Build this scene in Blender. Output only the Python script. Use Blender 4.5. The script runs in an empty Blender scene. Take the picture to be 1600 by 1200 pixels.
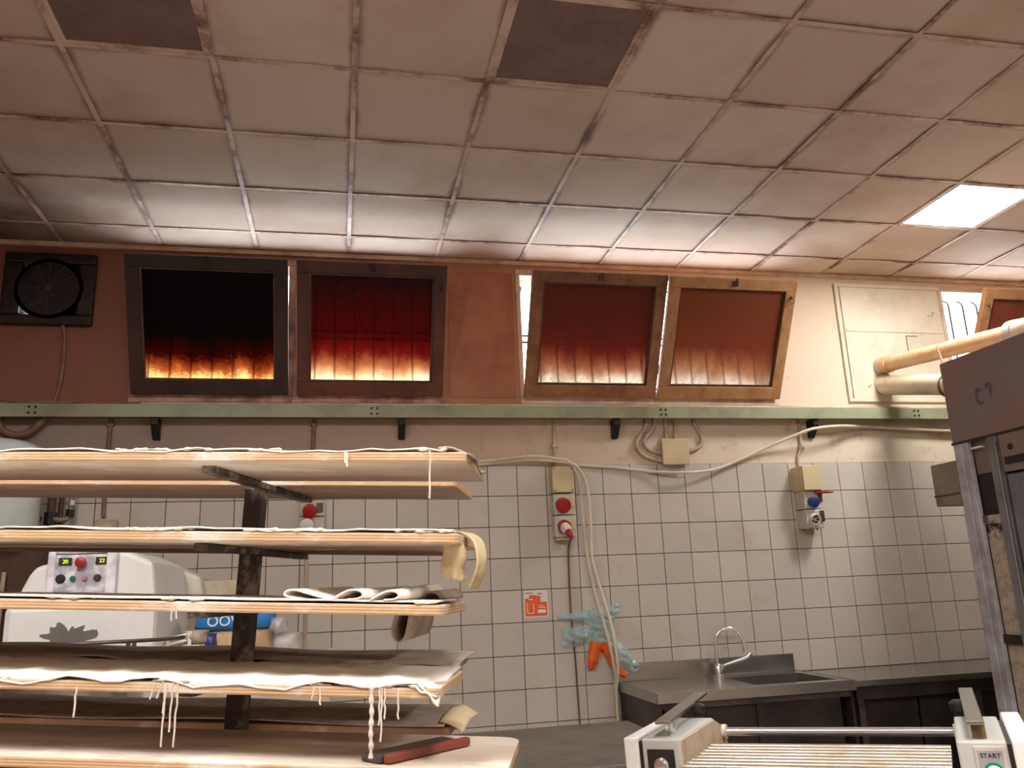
import bpy, bmesh, math, random
from mathutils import Vector, Matrix
from math import sin, cos, pi, radians
random.seed(7)
SC = bpy.context.scene
COL = SC.collection

# ------------------------------------------------------------------ camera
EYE = 1.53
right = Vector((0.97667, -0.21412, -0.01599))
def cam_axes(yaw, pitch, roll):
    fwd = Vector((sin(yaw) * cos(pitch), cos(yaw) * cos(pitch), sin(pitch)))
    r = Vector((cos(yaw), -sin(yaw), 0))
    u = r.cross(fwd)
    return (r * cos(roll) + u * sin(roll), u * cos(roll) - r * sin(roll), fwd)
r_, u_, f_ = cam_axes(.2124, .2417, -.0406)
cd = bpy.data.cameras.new('camera')
cd.sensor_width = 36
cd.lens = 36 * 1286.7 / 1600
cd.clip_start = .05
cam = bpy.data.objects.new('camera', cd)
COL.objects.link(cam)
cam.matrix_world = Matrix(((r_.x, u_.x, -f_.x, 0), (r_.y, u_.y, -f_.y, -5.3833), (r_.z, u_.z, -f_.z, EYE), (0, 0, 0, 1)))
SC.camera = cam

# ------------------------------------------------------------------ light
W = bpy.data.worlds.new('bright_overcast_sky')
SC.world = W
W.use_nodes = True
bg = W.node_tree.nodes['Background']
bg.inputs[0].default_value = (.86, .93, 1, 1)
bg.inputs[1].default_value = 8.5
LAMP = 64.0            # emission of the lit ceiling panels, the added left fill ones included
LAMP_COL = (1, .975, .955)
SC.view_settings.view_transform = 'Standard'
SC.view_settings.look = 'None'
SC.view_settings.gamma = 1
SC.view_settings.use_curve_mapping = False
SC.view_settings.exposure = 0.0
SC.cycles.max_bounces = 7
SC.cycles.diffuse_bounces = 5
SC.cycles.glossy_bounces = 3
SC.cycles.transmission_bounces = 5
SC.cycles.transparent_max_bounces = 8
SC.cycles.caustics_reflective = False
SC.cycles.caustics_refractive = False

# ------------------------------------------------------------------ helpers
def lin(c):
    return tuple(((v / 255) / 12.92 if v / 255 <= .04045 else ((v / 255 + .055) / 1.055) ** 2.4) for v in c)

class NT:
    def __init__(s, name):
        s.m = bpy.data.materials.new(name)
        s.m.use_nodes = True
        s.t = s.m.node_tree
        s.n = s.t.nodes
        s.b = s.n['Principled BSDF']
        s.out = s.n['Material Output']
    def add(s, typ, **kw):
        x = s.n.new(typ)
        for k, v in kw.items():
            setattr(x, k, v)
        return x
    def link(s, a, b):
        s.t.links.new(a, b)
    def mixc(s, fac, a, b, mode='MIX'):
        x = s.n.new('ShaderNodeMix')
        x.data_type = 'RGBA'
        x.blend_type = mode
        x.clamp_factor = True
        for i, v in ((0, fac), (6, a), (7, b)):
            if isinstance(v, (int, float)):
                x.inputs[i].default_value = v
            elif isinstance(v, tuple):
                x.inputs[i].default_value = (*v[:3], 1)
            else:
                s.link(v, x.inputs[i])
        return x.outputs[2]
    def ramp(s, src, stops):
        x = s.n.new('ShaderNodeValToRGB')
        s.link(src, x.inputs[0])
        e = x.color_ramp.elements
        while len(e) < len(stops):
            e.new(.5)
        for k, (p, c) in enumerate(stops):
            e[k].position = p
            e[k].color = (c, c, c, 1) if isinstance(c, (int, float)) else (*c, 1)
        return x.outputs[0]
    def maprange(s, src, a, b, c=0, d=1):
        x = s.n.new('ShaderNodeMapRange')
        x.interpolation_type = 'SMOOTHSTEP'
        s.link(src, x.inputs[0])
        for i, v in enumerate((a, b, c, d)):
            x.inputs[i + 1].default_value = v
        return x.outputs[0]
    def math(s, op, a, b=None):
        x = s.n.new('ShaderNodeMath')
        x.operation = op
        for i, v in ((0, a), (1, b)):
            if v is None:
                continue
            if isinstance(v, (int, float)):
                x.inputs[i].default_value = v
            else:
                s.link(v, x.inputs[i])
        return x.outputs[0]
    def pos(s):
        return s.add('ShaderNodeNewGeometry').outputs['Position']
    def obj(s):
        return s.add('ShaderNodeTexCoord').outputs['Object']
    def gen(s):
        return s.add('ShaderNodeTexCoord').outputs['Generated']
    def noise(s, vec, scale, detail=4, rough=.6, stretch=None):
        if stretch:
            mp = s.add('ShaderNodeMapping')
            mp.inputs['Scale'].default_value = stretch
            s.link(vec, mp.inputs[0])
            vec = mp.outputs[0]
        x = s.add('ShaderNodeTexNoise')
        x.inputs['Scale'].default_value = scale
        x.inputs['Detail'].default_value = detail
        x.inputs['Roughness'].default_value = rough
        s.link(vec, x.inputs['Vector'])
        return x.outputs[0]
    def sep(s, vec):
        x = s.add('ShaderNodeSeparateXYZ')
        s.link(vec, x.inputs[0])
        return x.outputs
    def bump(s, h, strength=.2, dist=.01):
        x = s.add('ShaderNodeBump')
        x.inputs['Strength'].default_value = strength
        x.inputs['Distance'].default_value = dist
        s.link(h, x.inputs['Height'])
        s.link(x.outputs[0], s.b.inputs['Normal'])
    def base(s, col):
        if isinstance(col, tuple):
            s.b.inputs['Base Color'].default_value = (*col[:3], 1)
        else:
            s.link(col, s.b.inputs['Base Color'])
    def set(s, rough=.6, metal=0.0, spec=None):
        s.b.inputs['Roughness'].default_value = rough
        s.b.inputs['Metallic'].default_value = metal
        if spec is not None:
            s.b.inputs['Specular IOR Level'].default_value = spec

def mat(name, col, rough=.6, metal=0.0, var=.25, scale=6, col2=None, bump=.0, stretch=None, spec=None, lo=.35, hi=.7):
    """plain procedural material: two tones mixed by noise, optional relief"""
    k = NT(name)
    c = lin(col)
    c2 = lin(col2) if col2 else tuple(v * (1 - var) for v in c)
    nz = k.noise(k.obj(), scale, 5, .65, stretch)
    k.base(k.mixc(k.maprange(nz, lo, hi), c, c2))
    k.set(rough, metal, spec)
    if bump:
        k.bump(k.noise(k.obj(), scale * 8, 3, .6, stretch), bump, .004)
    return k.m

def emis(name, col, strength):
    k = NT(name)
    k.base(lin(col))
    k.b.inputs['Emission Color'].default_value = (*lin(col), 1)
    k.b.inputs['Emission Strength'].default_value = strength
    k.set(.5)
    return k.m

# ---- geometry into a bmesh
def box(bm, x0, x1, y0, y1, z0, z1, M=None):
    vs = [bm.verts.new((x, y, z)) for x in (x0, x1) for y in (y0, y1) for z in (z0, z1)]
    if M is not None:
        for v in vs:
            v.co = M @ v.co
    for f in ((0, 1, 3, 2), (4, 6, 7, 5), (0, 4, 5, 1), (2, 3, 7, 6), (0, 2, 6, 4), (1, 5, 7, 3)):
        bm.faces.new([vs[i] for i in f])
    return vs

def ring(c, d, r, seg, up=None):
    d = Vector(d).normalized()
    a = d.cross(Vector((0, 0, 1)) if abs(d.z) < .9 else Vector((1, 0, 0))).normalized() if up is None else up
    b = d.cross(a).normalized()
    return [Vector(c) + a * (r * cos(2 * pi * k / seg)) + b * (r * sin(2 * pi * k / seg)) for k in range(seg)]

def loft(bm, rings, cap=True):
    R = [[bm.verts.new(p) for p in q] for q in rings]
    n = len(R[0])
    for a, b in zip(R, R[1:]):
        for k in range(n):
            bm.faces.new((a[k], a[(k + 1) % n], b[(k + 1) % n], b[k]))
    if cap:
        bm.faces.new(R[0][::-1])
        bm.faces.new(R[-1])
    return R

def cyl(bm, p0, p1, r, seg=20, r1=None):
    p0, p1 = Vector(p0), Vector(p1)
    loft(bm, [ring(p0, p1 - p0, r, seg), ring(p1, p1 - p0, r if r1 is None else r1, seg)])

def lathe(bm, c, axis, prof, seg=28):
    """prof: list of (distance along axis, radius)"""
    axis = Vector(axis).normalized()
    loft(bm, [ring(Vector(c) + axis * d, axis, max(r, .0004), seg) for d, r in prof])

def smooth_path(pts, n=6):
    P = [Vector(p) for p in pts]
    if len(P) < 3:
        return P
    out = []
    for i in range(len(P) - 1):
        a, b, c, d = P[max(i - 1, 0)], P[i], P[i + 1], P[min(i + 2, len(P) - 1)]
        for k in range(n):
            t = k / n
            out.append(.5 * ((2 * b) + (c - a) * t + (2 * a - 5 * b + 4 * c - d) * t * t + (3 * b - a - 3 * c + d) * t ** 3))
    return out + [P[-1]]

def tube(bm, pts, r, seg=8, n=6, rs=None):
    P = smooth_path(pts, n)
    rings, up = [], None
    for i, p in enumerate(P):
        d = (P[min(i + 1, len(P) - 1)] - P[max(i - 1, 0)]).normalized()
        if up is None:
            up = d.cross(Vector((0, 0, 1)) if abs(d.z) < .9 else Vector((1, 0, 0))).normalized()
        else:
            up = (up - d * up.dot(d)).normalized()
        rr = r if rs is None else rs(i / (len(P) - 1))
        rings.append(ring(p, d, rr, seg, up))
    loft(bm, rings)

def prism(bm, poly, axis, a, b):
    """extrude a 2-D polygon along axis ('x','y','z') from a to b"""
    def pt(p, t):
        return {'x': (t, p[0], p[1]), 'y': (p[0], t, p[1]), 'z': (p[0], p[1], t)}[axis]
    A = [bm.verts.new(pt(p, a)) for p in poly]
    B = [bm.verts.new(pt(p, b)) for p in poly]
    n = len(poly)
    bm.faces.new(A)
    bm.faces.new(B[::-1])
    for k in range(n):
        bm.faces.new((A[k], B[k], B[(k + 1) % n], A[(k + 1) % n]))

def sheet(bm, fn, nu, nv):
    V = [[bm.verts.new(fn(i / nu, j / nv)) for j in range(nv + 1)] for i in range(nu + 1)]
    for i in range(nu):
        for j in range(nv):
            bm.faces.new((V[i][j], V[i + 1][j], V[i + 1][j + 1], V[i][j + 1]))

MATS = {}
XF = {}
def props(o, label=None, cat=None, group=None, kind=None, category=None):
    cat = cat or category
    for k, v in (('label', label), ('category', cat), ('group', group), ('kind', kind)):
        if v:
            o[k] = v
    return o

def thing(name, loc, label, cat, group=None, kind=None, M=None):
    o = bpy.data.objects.new(name, None)
    o.empty_display_size = .05
    COL.objects.link(o)
    Mx = Matrix.Translation(loc) @ (M.to_4x4() if M else Matrix())
    o.matrix_world = Mx
    XF[o] = Mx
    return props(o, label, cat, group, kind)

def make(name, bm, m, parent=None, bevel=0, smooth=False, local=False, solid=0, sub=0, **pr):
    """link ONE mesh object; bm is in world space unless local (then in the parent's space)"""
    bmesh.ops.recalc_face_normals(bm, faces=bm.faces)
    me = bpy.data.meshes.new(name)
    if smooth:
        for f in bm.faces:
            f.smooth = True
    if parent is not None:
        if not local:
            bm.transform(XF[parent].inverted())
        loc = None
    else:
        xs = [v.co for v in bm.verts]
        lo = [min(v[k] for v in xs) for k in range(3)]
        hi = [max(v[k] for v in xs) for k in range(3)]
        loc = Vector(((lo[0] + hi[0]) / 2, (lo[1] + hi[1]) / 2, lo[2]))
        bm.transform(Matrix.Translation(-loc))
    bm.to_mesh(me)
    bm.free()
    o = bpy.data.objects.new(name, me)
    COL.objects.link(o)
    if isinstance(m, str):
        m = MATS[m]
    me.materials.append(m)
    if parent is not None:
        o.parent = parent
        XF[o] = XF[parent]
    else:
        o.location = loc
        XF[o] = Matrix.Translation(loc)
    if bevel:
        b = o.modifiers.new('bevel', 'BEVEL')
        b.width = bevel
        b.segments = 2
        b.limit_method = 'ANGLE'
        b.angle_limit = radians(40)
    if solid:
        s = o.modifiers.new('solid', 'SOLIDIFY')
        s.thickness = solid
        s.offset = 0
    if sub:
        s = o.modifiers.new('sub', 'SUBSURF')
        s.levels = s.render_levels = sub
    if smooth and bevel == 0 and not sub:
        try:
            me.set_sharp_from_angle(angle=radians(42))
        except Exception:
            pass
    return props(o, **pr)

def B():
    return bmesh.new()

def bx(*a, **k):
    b = B()
    box(b, *a, **k)
    return b

def tb(pts, r, seg=8, n=6, rs=None):
    b = B()
    tube(b, pts, r, seg, n, rs)
    return b

def cy(p0, p1, r, seg=20, r1=None):
    b = B()
    cyl(b, p0, p1, r, seg, r1)
    return b

def text_mesh(body, size, M, depth=.0006):
    cu = bpy.data.curves.new('lettering', 'FONT')
    cu.body = body
    cu.size = size
    cu.extrude = depth
    cu.align_x = 'CENTER'
    cu.align_y = 'CENTER'
    o = bpy.data.objects.new('lettering', cu)
    COL.objects.link(o)
    dg = bpy.context.evaluated_depsgraph_get()
    me = bpy.data.meshes.new_from_object(o.evaluated_get(dg))
    bpy.data.objects.remove(o)
    b = B()
    b.from_mesh(me)
    b.transform(M)
    bpy.data.meshes.remove(me)
    return b

# ------------------------------------------------------------------ materials
def build_materials():
    # sooty plaster of the upper wall: soot comes from the fan corner, old paint peels to cream on the right
    k = NT('sooty_plaster')
    p = k.pos()
    s = k.sep(p)
    n1 = k.noise(p, 1.7, 6, .65)
    n2 = k.noise(p, 9, 5, .7)
    xs = k.math('ADD', s[0], k.math('MULTIPLY', k.math('SUBTRACT', n1, .5), 1.6))
    c = k.ramp(k.maprange(xs, -2.6, 4.6), [(0, lin((132, 86, 68))), (.3, lin((158, 108, 86))), (.58, lin((184, 138, 108))), (.74, lin((216, 190, 164))), (1, lin((222, 206, 182)))])
    k.base(k.mixc(k.maprange(n2, .55, .85), c, k.mixc(.35, c, lin((92, 60, 44)))))
    k.set(.8)
    k.bump(k.noise(p, 60, 4), .25, .004)
    MATS['plaster'] = k.m
    # pale plaster between the beam and the tiles
    k = NT('pale_plaster')
    p = k.pos()
    s = k.sep(p)
    c = k.ramp(k.maprange(k.math('ADD', s[0], k.noise(p, 2.2)), -1.2, 4.2), [(0, lin((150, 132, 122))), (.45, lin((190, 164, 142))), (1, lin((218, 204, 180)))])
    k.base(k.mixc(k.maprange(k.noise(p, 6, 5, .7), .5, .8), c, lin((172, 138, 118))))
    k.set(.75)
    MATS['plaster2'] = k.m
    MATS['grout'] = mat('dark_grout', (34, 27, 23), .9, var=.3, scale=20)
    # glazed wall tile
    k = NT('glazed_tile')
    r = k.add('ShaderNodeObjectInfo').outputs['Random']
    p = k.pos()
    c = k.mixc(r, lin((200, 190, 178)), lin((190, 181, 170)))
    c = k.mixc(k.maprange(k.noise(p, 3, 5, .7),   .5, .8), c, lin((180, 167, 148)))
    k.base(c)
    k.set(.32, 0, .4)
    k.bump(k.noise(p, 5, 2), .06, .01)
    MATS['tile'] = k.m
    # mineral-fibre ceiling tile, soot along its edges and thick in the fan corner
    k = NT('ceiling_fibre_tile')
    r = k.add('ShaderNodeObjectInfo').outputs['Random']
    g = k.sep(k.gen())
    p = k.pos()
    ex = k.math('MINIMUM', g[0], k.math('SUBTRACT', 1, g[0]))
    ey = k.math('MINIMUM', g[1], k.math('SUBTRACT', 1, g[1]))
    e = k.math('MINIMUM', ex, ey)
    e = k.math('ADD', e, k.math('MULTIPLY', k.math('SUBTRACT', k.noise(p, 2.6, 4), .5), .16))
    c = k.mixc(r, lin((214, 198, 184)), lin((202, 184, 168)))
    c = k.mixc(k.maprange(k.noise(p, 1.4, 5, .6), .42, .75), c, lin((188, 164, 144)))
    c = k.mixc(k.math('MULTIPLY', k.maprange(e, .05, -.03), .75), c, lin((92, 56, 42)))
    vd = k.add('ShaderNodeVectorMath', operation='DISTANCE')
    k.link(p, vd.inputs[0])
    vd.inputs[1].default_value = (-2.7, -.2, 3.79)
    dist = k.math('ADD', vd.outputs['Value'], k.math('MULTIPLY', k.math('SUBTRACT', k.noise(p, 3, 4), .5), 1.0))
    c = k.mixc(k.maprange(dist, 1.7, .3, 0, .92), c, lin((58, 32, 26)))
    sx = k.sep(p)
    c = k.mixc(k.maprange(sx[0], .6, -3.0, 0, .38), c, lin((120, 78, 60)))
    k.base(c)
    k.set(.9)
    k.bump(k.noise(p, 220, 3), .3, .002)
    MATS['ctile'] = k.m
    k = NT('ceiling_grid_paint')
    p = k.pos()
    c = k.mixc(k.maprange(k.noise(p, 3.2, 5, .7), .42, .66), lin((206, 182, 164)), lin((112, 70, 54)))
    k.base(c)
    k.set(.5)
    MATS['cbar'] = k.m
    MATS['unlit'] = mat('unlit_brown_diffuser', (122, 96, 92), .28, var=.25, scale=4, col2=(104, 76, 74))
    MATS['lamp'] = emis('lit_diffuser', (255, 250, 244), 0)
    b = MATS['lamp'].node_tree.nodes['Principled BSDF']
    b.inputs['Emission Color'].default_value = (*LAMP_COL, 1)
    b.inputs['Emission Strength'].default_value = LAMP
    # window timber
    def timber(name, c1, c2, soot):
        k = NT(name)
        p = k.pos()
        nz = k.noise(p, 7, 5, .7, (1, 1, .5))
        c = k.mixc(k.maprange(nz, .35, .7), lin(c1), lin(c2))
        z = k.sep(p)[2]
        c = k.mixc(k.math('MULTIPLY', k.maprange(k.math('ADD', z, k.math('MULTIPLY', nz, .5)), 3.0, 3.75), soot), c, lin((30, 18, 16)))
        k.base(c)
        k.set(.6)
        k.bump(k.noise(p, 40, 4), .2, .003)
        return k.m
    MATS['timber1'] = timber('sooted_dark_timber', (70, 40, 30), (40, 24, 20), .85)
    MATS['timber2'] = timber('red_brown_timber', (112, 62, 44), (82, 44, 34), .5)
    MATS['timber3'] = timber('stained_brown_timber', (164, 112, 72), (128, 80, 52), .35)
    MATS['timber4'] = timber('honey_timber', (190, 142, 96), (160, 108, 68), .1)
    MATS['bead'] = mat('glazing_bead', (96, 66, 50), .6, col2=(60, 38, 30))
    # sooted textured glass: clean strip at the bottom, tar towards the top
    def glass(name, stops, dirt, dfac, z0=2.885, z1=3.50):
        k = NT(name)
        p = k.pos()
        s = k.sep(p)
        streak = k.noise(p, 9, 4, .6, (1, 1, .12))
        fine = k.noise(p, 70, 4, .85, (.6, 1, 1.1))
        zz = k.maprange(s[2], z0, z1)
        zz.node.interpolation_type = 'LINEAR'
        zz = k.math('ADD', zz, k.math('MULTIPLY', k.math('SUBTRACT', streak, .5), .22))
        zz = k.math('ADD', zz, k.math('MULTIPLY', k.math('SUBTRACT', fine, .5), .42))
        zz = k.math('ADD', zz, k.math('MULTIPLY', k.math('SUBTRACT', k.noise(p, 3.2, 4, .6), .5), .16))
        col = k.ramp(zz, [(a, lin(c)) for a, c in stops])
        sp = k.ramp(fine, [(.3, .5), (.55, 1.0), (.72, 1.9)])  # sparkle of the rippled glass painted into its colour
        col = k.mixc(1.0, col, sp, 'MULTIPLY')
        tr = k.add('ShaderNodeBsdfTranslucent')
        k.link(col, tr.inputs[0])
        rf = k.add('ShaderNodeBsdfRefraction')
        rf.inputs['Roughness'].default_value = .3
        rf.inputs['IOR'].default_value = 1.12
        k.link(col, rf.inputs[0])
        m1 = k.add('ShaderNodeMixShader')
        m1.inputs[0].default_value = .6
        k.link(tr.outputs[0], m1.inputs[1])
        k.link(rf.outputs[0], m1.inputs[2])
        k.base(lin(dirt))
        k.set(.45, 0, .3)
        k.bump(fine, .5, .003)
        m2 = k.add('ShaderNodeMixShader')
        m2.inputs[0].default_value = dfac
        k.link(m1.outputs[0], m2.inputs[1])
        k.link(k.b.outputs[0], m2.inputs[2])
        k.link(m2.outputs[0], k.out.inputs[0])
        return k.m
    MATS['glass1'] = glass('glass_black_with_soot', [(0, (250, 222, 170)), (.08, (190, 128, 84)), (.22, (96, 22, 14)), (.42, (30, 6, 6)), (.58, (6, 4, 4))], (24, 14, 14), .2)
    MATS['glass2'] = glass('glass_red_with_tar', [(0, (250, 234, 205)), (.1, (204, 160, 124)), (.26, (140, 58, 46)), (.44, (108, 13, 18)), (.75, (94, 18, 30)), (.97, (60, 34, 42))], (90, 40, 42), .2)
    MATS['glass3'] = glass('glass_brown_red', [(0, (250, 240, 222)), (.12, (196, 156, 128)), (.34, (126, 56, 40)), (.6, (82, 22, 15)), (.95, (52, 14, 12))], (146, 66, 48), .42)
    MATS['glass4'] = glass('glass_amber_brown', [(0, (250, 244, 232)), (.14, (200, 168, 140)), (.38, (126, 64, 42)), (.64, (88, 35, 20)), (.95, (68, 26, 16))], (170, 92, 62), .48)
    MATS['frame'] = mat('old_white_frame_paint', (216, 198, 174), .6, scale=5, col2=(186, 154, 130))
    MATS['frame_l'] = mat('sooty_frame_paint', (196, 160, 144), .6, scale=6, col2=(134, 92, 78))
    MATS['iron'] = mat('dark_bar_iron', (52, 48, 56), .6, .3)
    k = NT('painted_board')
    p = k.pos()
    c = k.mixc(k.maprange(k.noise(p, 2.4, 5, .65), .4, .7), lin((222, 212, 190)), lin((204, 192, 166)))
    c = k.mixc(k.maprange(k.noise(p, 7, 6, .75, (.7, 1, 1.6)), .63, .7), c, lin((120, 104, 78)))
    k.base(c)
    k.set(.6)
    MATS['board'] = k.m
    MATS['brownpanel'] = mat('brown_panel_paint', (176, 118, 86), .75, scale=3, col2=(152, 96, 70), bump=.2)
    MATS['green'] = mat('faded_green_steel', (150, 158, 126), .5, scale=3, col2=(124, 120, 92), lo=.4, hi=.75)
    MATS['black'] = mat('black_iron', (26, 20, 18), .6)
    MATS['fan'] = mat('sooted_fan_steel', (52, 40, 36), .45, .3, scale=8, col2=(24, 16, 15))
    MATS['pvc'] = mat('painted_conduit', (196, 176, 154), .5, scale=8, col2=(160, 134, 114))
    MATS['pvc_l'] = mat('sooty_conduit', (140, 104, 84), .55, scale=8, col2=(104, 72, 58))
    MATS['boxbeige'] = mat('beige_plastic', (208, 190, 150), .45, scale=3, col2=(190, 168, 126))
    MATS['boxgrey'] = mat('light_grey_plastic', (200, 196, 184), .45, scale=6, col2=(180, 172, 158))
    MATS['red'] = mat('red_plastic', (168, 28, 34), .4, scale=8)
    MATS['blue'] = mat('blue_plastic', (40, 56, 128), .4)
    MATS['white'] = mat('white_plastic', (226, 220, 212), .45, var=.1)
    MATS['cable'] = mat('white_cable', (222, 208, 186), .5, var=.15)
    MATS['thincable'] = mat('brown_thin_cable', (112, 84, 68), .6)
    k = NT('brushed_steel')
    p = k.obj()
    k.base(k.mixc(k.noise(p, 14, 4, .7, (.15, 1, 1)), lin((196, 194, 188)), lin((150, 146, 140))))
    k.set(.24, .9)
    MATS['steel'] = k.m
    MATS['darksteel'] = mat('dull_dark_steel', (92, 82, 76), .45, .6, scale=5, col2=(60, 52, 48))
    MATS['shelfdark'] = mat('dark_cupboard_steel', (58, 50, 46), .5, .4, scale=4, col2=(38, 32, 30))
    k = NT('chrome')
    k.base((.86, .86, .86))
    k.set(.2, .9)
    MATS['chrome'] = k.m
    MATS['preptop'] = mat('dull_grey_top', (120, 114, 104), .5, .2, scale=5, col2=(96, 90, 82))
    MATS['hood'] = mat('brown_enamel_hood', (128, 114, 114), .35, .15, scale=3, col2=(134, 106, 96), spec=.5)
    MATS['hoodmark'] = mat('dark_smudge', (92, 80, 82), .6)
    MATS['greypost'] = mat('worn_grey_paint', (182, 182, 186), .5, .1, scale=6, col2=(146, 140, 138))
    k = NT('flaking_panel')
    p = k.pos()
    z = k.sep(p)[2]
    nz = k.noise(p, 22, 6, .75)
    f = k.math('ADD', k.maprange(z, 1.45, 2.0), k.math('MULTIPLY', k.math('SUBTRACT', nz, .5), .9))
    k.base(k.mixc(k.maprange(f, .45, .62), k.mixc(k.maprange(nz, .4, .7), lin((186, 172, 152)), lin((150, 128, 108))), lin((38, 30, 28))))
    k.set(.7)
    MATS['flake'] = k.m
    MATS['bluegrey'] = mat('blue_grey_steel', (128, 128, 134), .4, .35, scale=4, col2=(104, 102, 106))
    MATS['flakebar'] = mat('chipped_bar_paint', (176, 168, 154), .6, scale=24, col2=(84, 74, 66), lo=.45, hi=.6)
    MATS['ductgrey'] = mat('dull_galvanised', (140, 132, 116), .5, .3, scale=4, col2=(112, 104, 90))
    MATS['pipeorange'] = mat('old_orange_pipe', (206, 160, 112), .45, scale=5, col2=(222, 190, 148))
    MATS['pipecream'] = mat('cream_duct', (214, 200, 172), .6, scale=4, col2=(196, 178, 146))
    MATS['tape'] = mat('grey_tape', (198, 190, 176), .6)
    MATS['rope'] = mat('dirty_rope', (128, 100, 70), .8)
    # bakery boards
    k = NT('plywood_board')
    p = k.obj()
    s = k.sep(p)
    w = k.add('ShaderNodeTexWave', wave_type='BANDS', bands_direction='Z')
    w.inputs['Scale'].default_value = 62
    w.inputs['Distortion'].default_value = .6
    k.link(p, w.inputs['Vector'])
    gr = k.noise(p, 9, 5, .65, (.15, 1, 1))
    c = k.mixc(w.outputs['Color'], lin((214, 182, 140)), lin((172, 130, 92)))
    nrm = k.sep(k.add('ShaderNodeNewGeometry').outputs['Normal'])
    flat = k.mixc(k.maprange(gr, .35, .7), lin((214, 200, 184)), lin((184, 164, 146)))
    c = k.mixc(k.maprange(k.math('ABSOLUTE', nrm[2]), .5, .8), c, flat)
    c = k.mixc(k.maprange(k.noise(p, 5, 6, .7, (.5, 1, 1)),  .5, .66), c, lin((226, 216, 204)))
    k.base(c)
    k.set(.75)
    MATS['ply'] = k.m
    k = NT('brown_shaded_board')
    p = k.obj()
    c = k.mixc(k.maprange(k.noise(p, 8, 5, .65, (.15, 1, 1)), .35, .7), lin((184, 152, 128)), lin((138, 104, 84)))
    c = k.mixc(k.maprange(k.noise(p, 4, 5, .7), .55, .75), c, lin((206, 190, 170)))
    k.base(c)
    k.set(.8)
    MATS['plyshade'] = k.m  # darker than the front boards: shade on the rear ones painted in
    k = NT('floury_linen')
    p = k.obj()
    c = k.mixc(k.maprange(k.noise(p, 7, 5, .7), .45, .75), lin((236, 230, 220)), lin((214, 202, 186)))
    k.base(c)
    k.set(.95)
    k.bump(k.noise(p, 260, 3), .3, .002)
    MATS['linen'] = k.m
    MATS['linenold'] = mat('stiff_yellowed_linen', (214, 196, 156), .9, scale=18, col2=(170, 140, 104), lo=.45, hi=.75)
    MATS['linengrey'] = mat('grey_linen', (188, 174, 160), .95, scale=9, col2=(150, 132, 118))  # grey copy of the linen, paints in the shade on the rear cloths
    MATS['thread'] = mat('cotton_thread', (228, 214, 198), .9)
    MATS['rackiron'] = mat('floury_black_iron', (66, 60, 58), .5, .2, scale=16, col2=(168, 160, 152), lo=.48, hi=.68)
    MATS['redwood'] = mat('red_brown_wood', (138, 66, 48), .5, scale=7, col2=(104, 48, 38), stretch=(.3, 1, 1))
    MATS['blade'] = mat('worn_dark_blade', (92, 82, 82), .4, .4, scale=14, col2=(54, 46, 48))
    MATS['mixer'] = mat('cream_enamel', (224, 224, 218), .4, scale=5, col2=(206, 202, 192), lo=.5, hi=.8)
    MATS['mixerside'] = mat('shaded_enamel', (214, 206, 190), .45, scale=5, col2=(196, 184, 164))  # darker copy of the cream enamel, shade of the receding side painted in
    MATS['panelgrey'] = mat('floury_panel', (164, 163, 172), .5, scale=14, col2=(224, 222, 224), lo=.42, hi=.6)
    MATS['film'] = mat('floury_plastic_film', (236, 234, 238), .4, scale=12, col2=(190, 184, 190))
    MATS['stain'] = mat('grey_stain', (112, 104, 98), .7)
    MATS['led'] = emis('led_digits', (205, 240, 50), 1.2)
    MATS['green_btn'] = mat('green_plastic', (30, 120, 96), .3)
    MATS['greenlit'] = emis('lit_green_button', (190, 255, 226), .9)
    MATS['pink'] = mat('faded_red_button', (186, 130, 136), .5)
    MATS['bagblue'] = mat('blue_printed_paper', (48, 132, 200), .55, scale=5, col2=(36, 112, 182))
    MATS['bagtan'] = mat('kraft_paper', (206, 180, 140), .7, scale=4, col2=(180, 152, 116))
    MATS['whiteprint'] = mat('white_print', (232, 234, 236), .6, var=.05)
    MATS['heater'] = mat('white_enamel_tank', (214, 224, 220), .25, var=.08)
    MATS['brownwood'] = mat('dark_brown_wood', (88, 62, 46), .7, scale=6, col2=(60, 40, 30), stretch=(1, 1, .2))
    MATS['cabinet'] = mat('cream_cabinet_paint', (204, 192, 168), .6, scale=5, col2=(176, 156, 126))
    MATS['orange'] = mat('orange_rubber', (238, 110, 26), .45, scale=6, col2=(214, 70, 20))
    MATS['sticker'] = mat('orange_print', (236, 96, 50), .5, scale=30, var=.12)
    k = NT('teal_plastic_film')
    k.base(k.mixc(k.noise(k.obj(), 16, 4), lin((138, 196, 198)), lin((186, 222, 220))))
    k.set(.12, 0, .8)
    k.b.inputs['Alpha'].default_value = .45
    k.bump(k.noise(k.obj(), 18, 3), .4, .01)
    MATS['teal'] = k.m
    k = NT('clear_plastic_bag')
    k.base(lin((224, 222, 222)))
    k.set(.2)
    k.b.inputs['Alpha'].default_value = .55
    k.bump(k.noise(k.obj(), 30, 3), .7, .01)
    MATS['clearbag'] = k.m
    MATS['sheeterpaint'] = mat('floury_grey_green_paint', (190, 191, 184), .45, scale=6, col2=(196, 182, 150), lo=.55, hi=.8)
    MATS['sheeterwhite'] = mat('white_cover', (238, 236, 230), .4, var=.06)
    MATS['sheeterside'] = mat('doughy_beige_side', (206, 186, 156), .6, scale=9, col2=(176, 148, 116))
    MATS['gridbar'] = mat('floury_chrome_bar', (206, 200, 188), .3, .7, scale=12, col2=(190, 168, 136))
    MATS['floor'] = mat('pale_floor_tile', (186, 176, 164), .6, scale=3)
    MATS['dough'] = mat('dry_dough', (226, 214, 190), .8)
build_materials()

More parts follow.
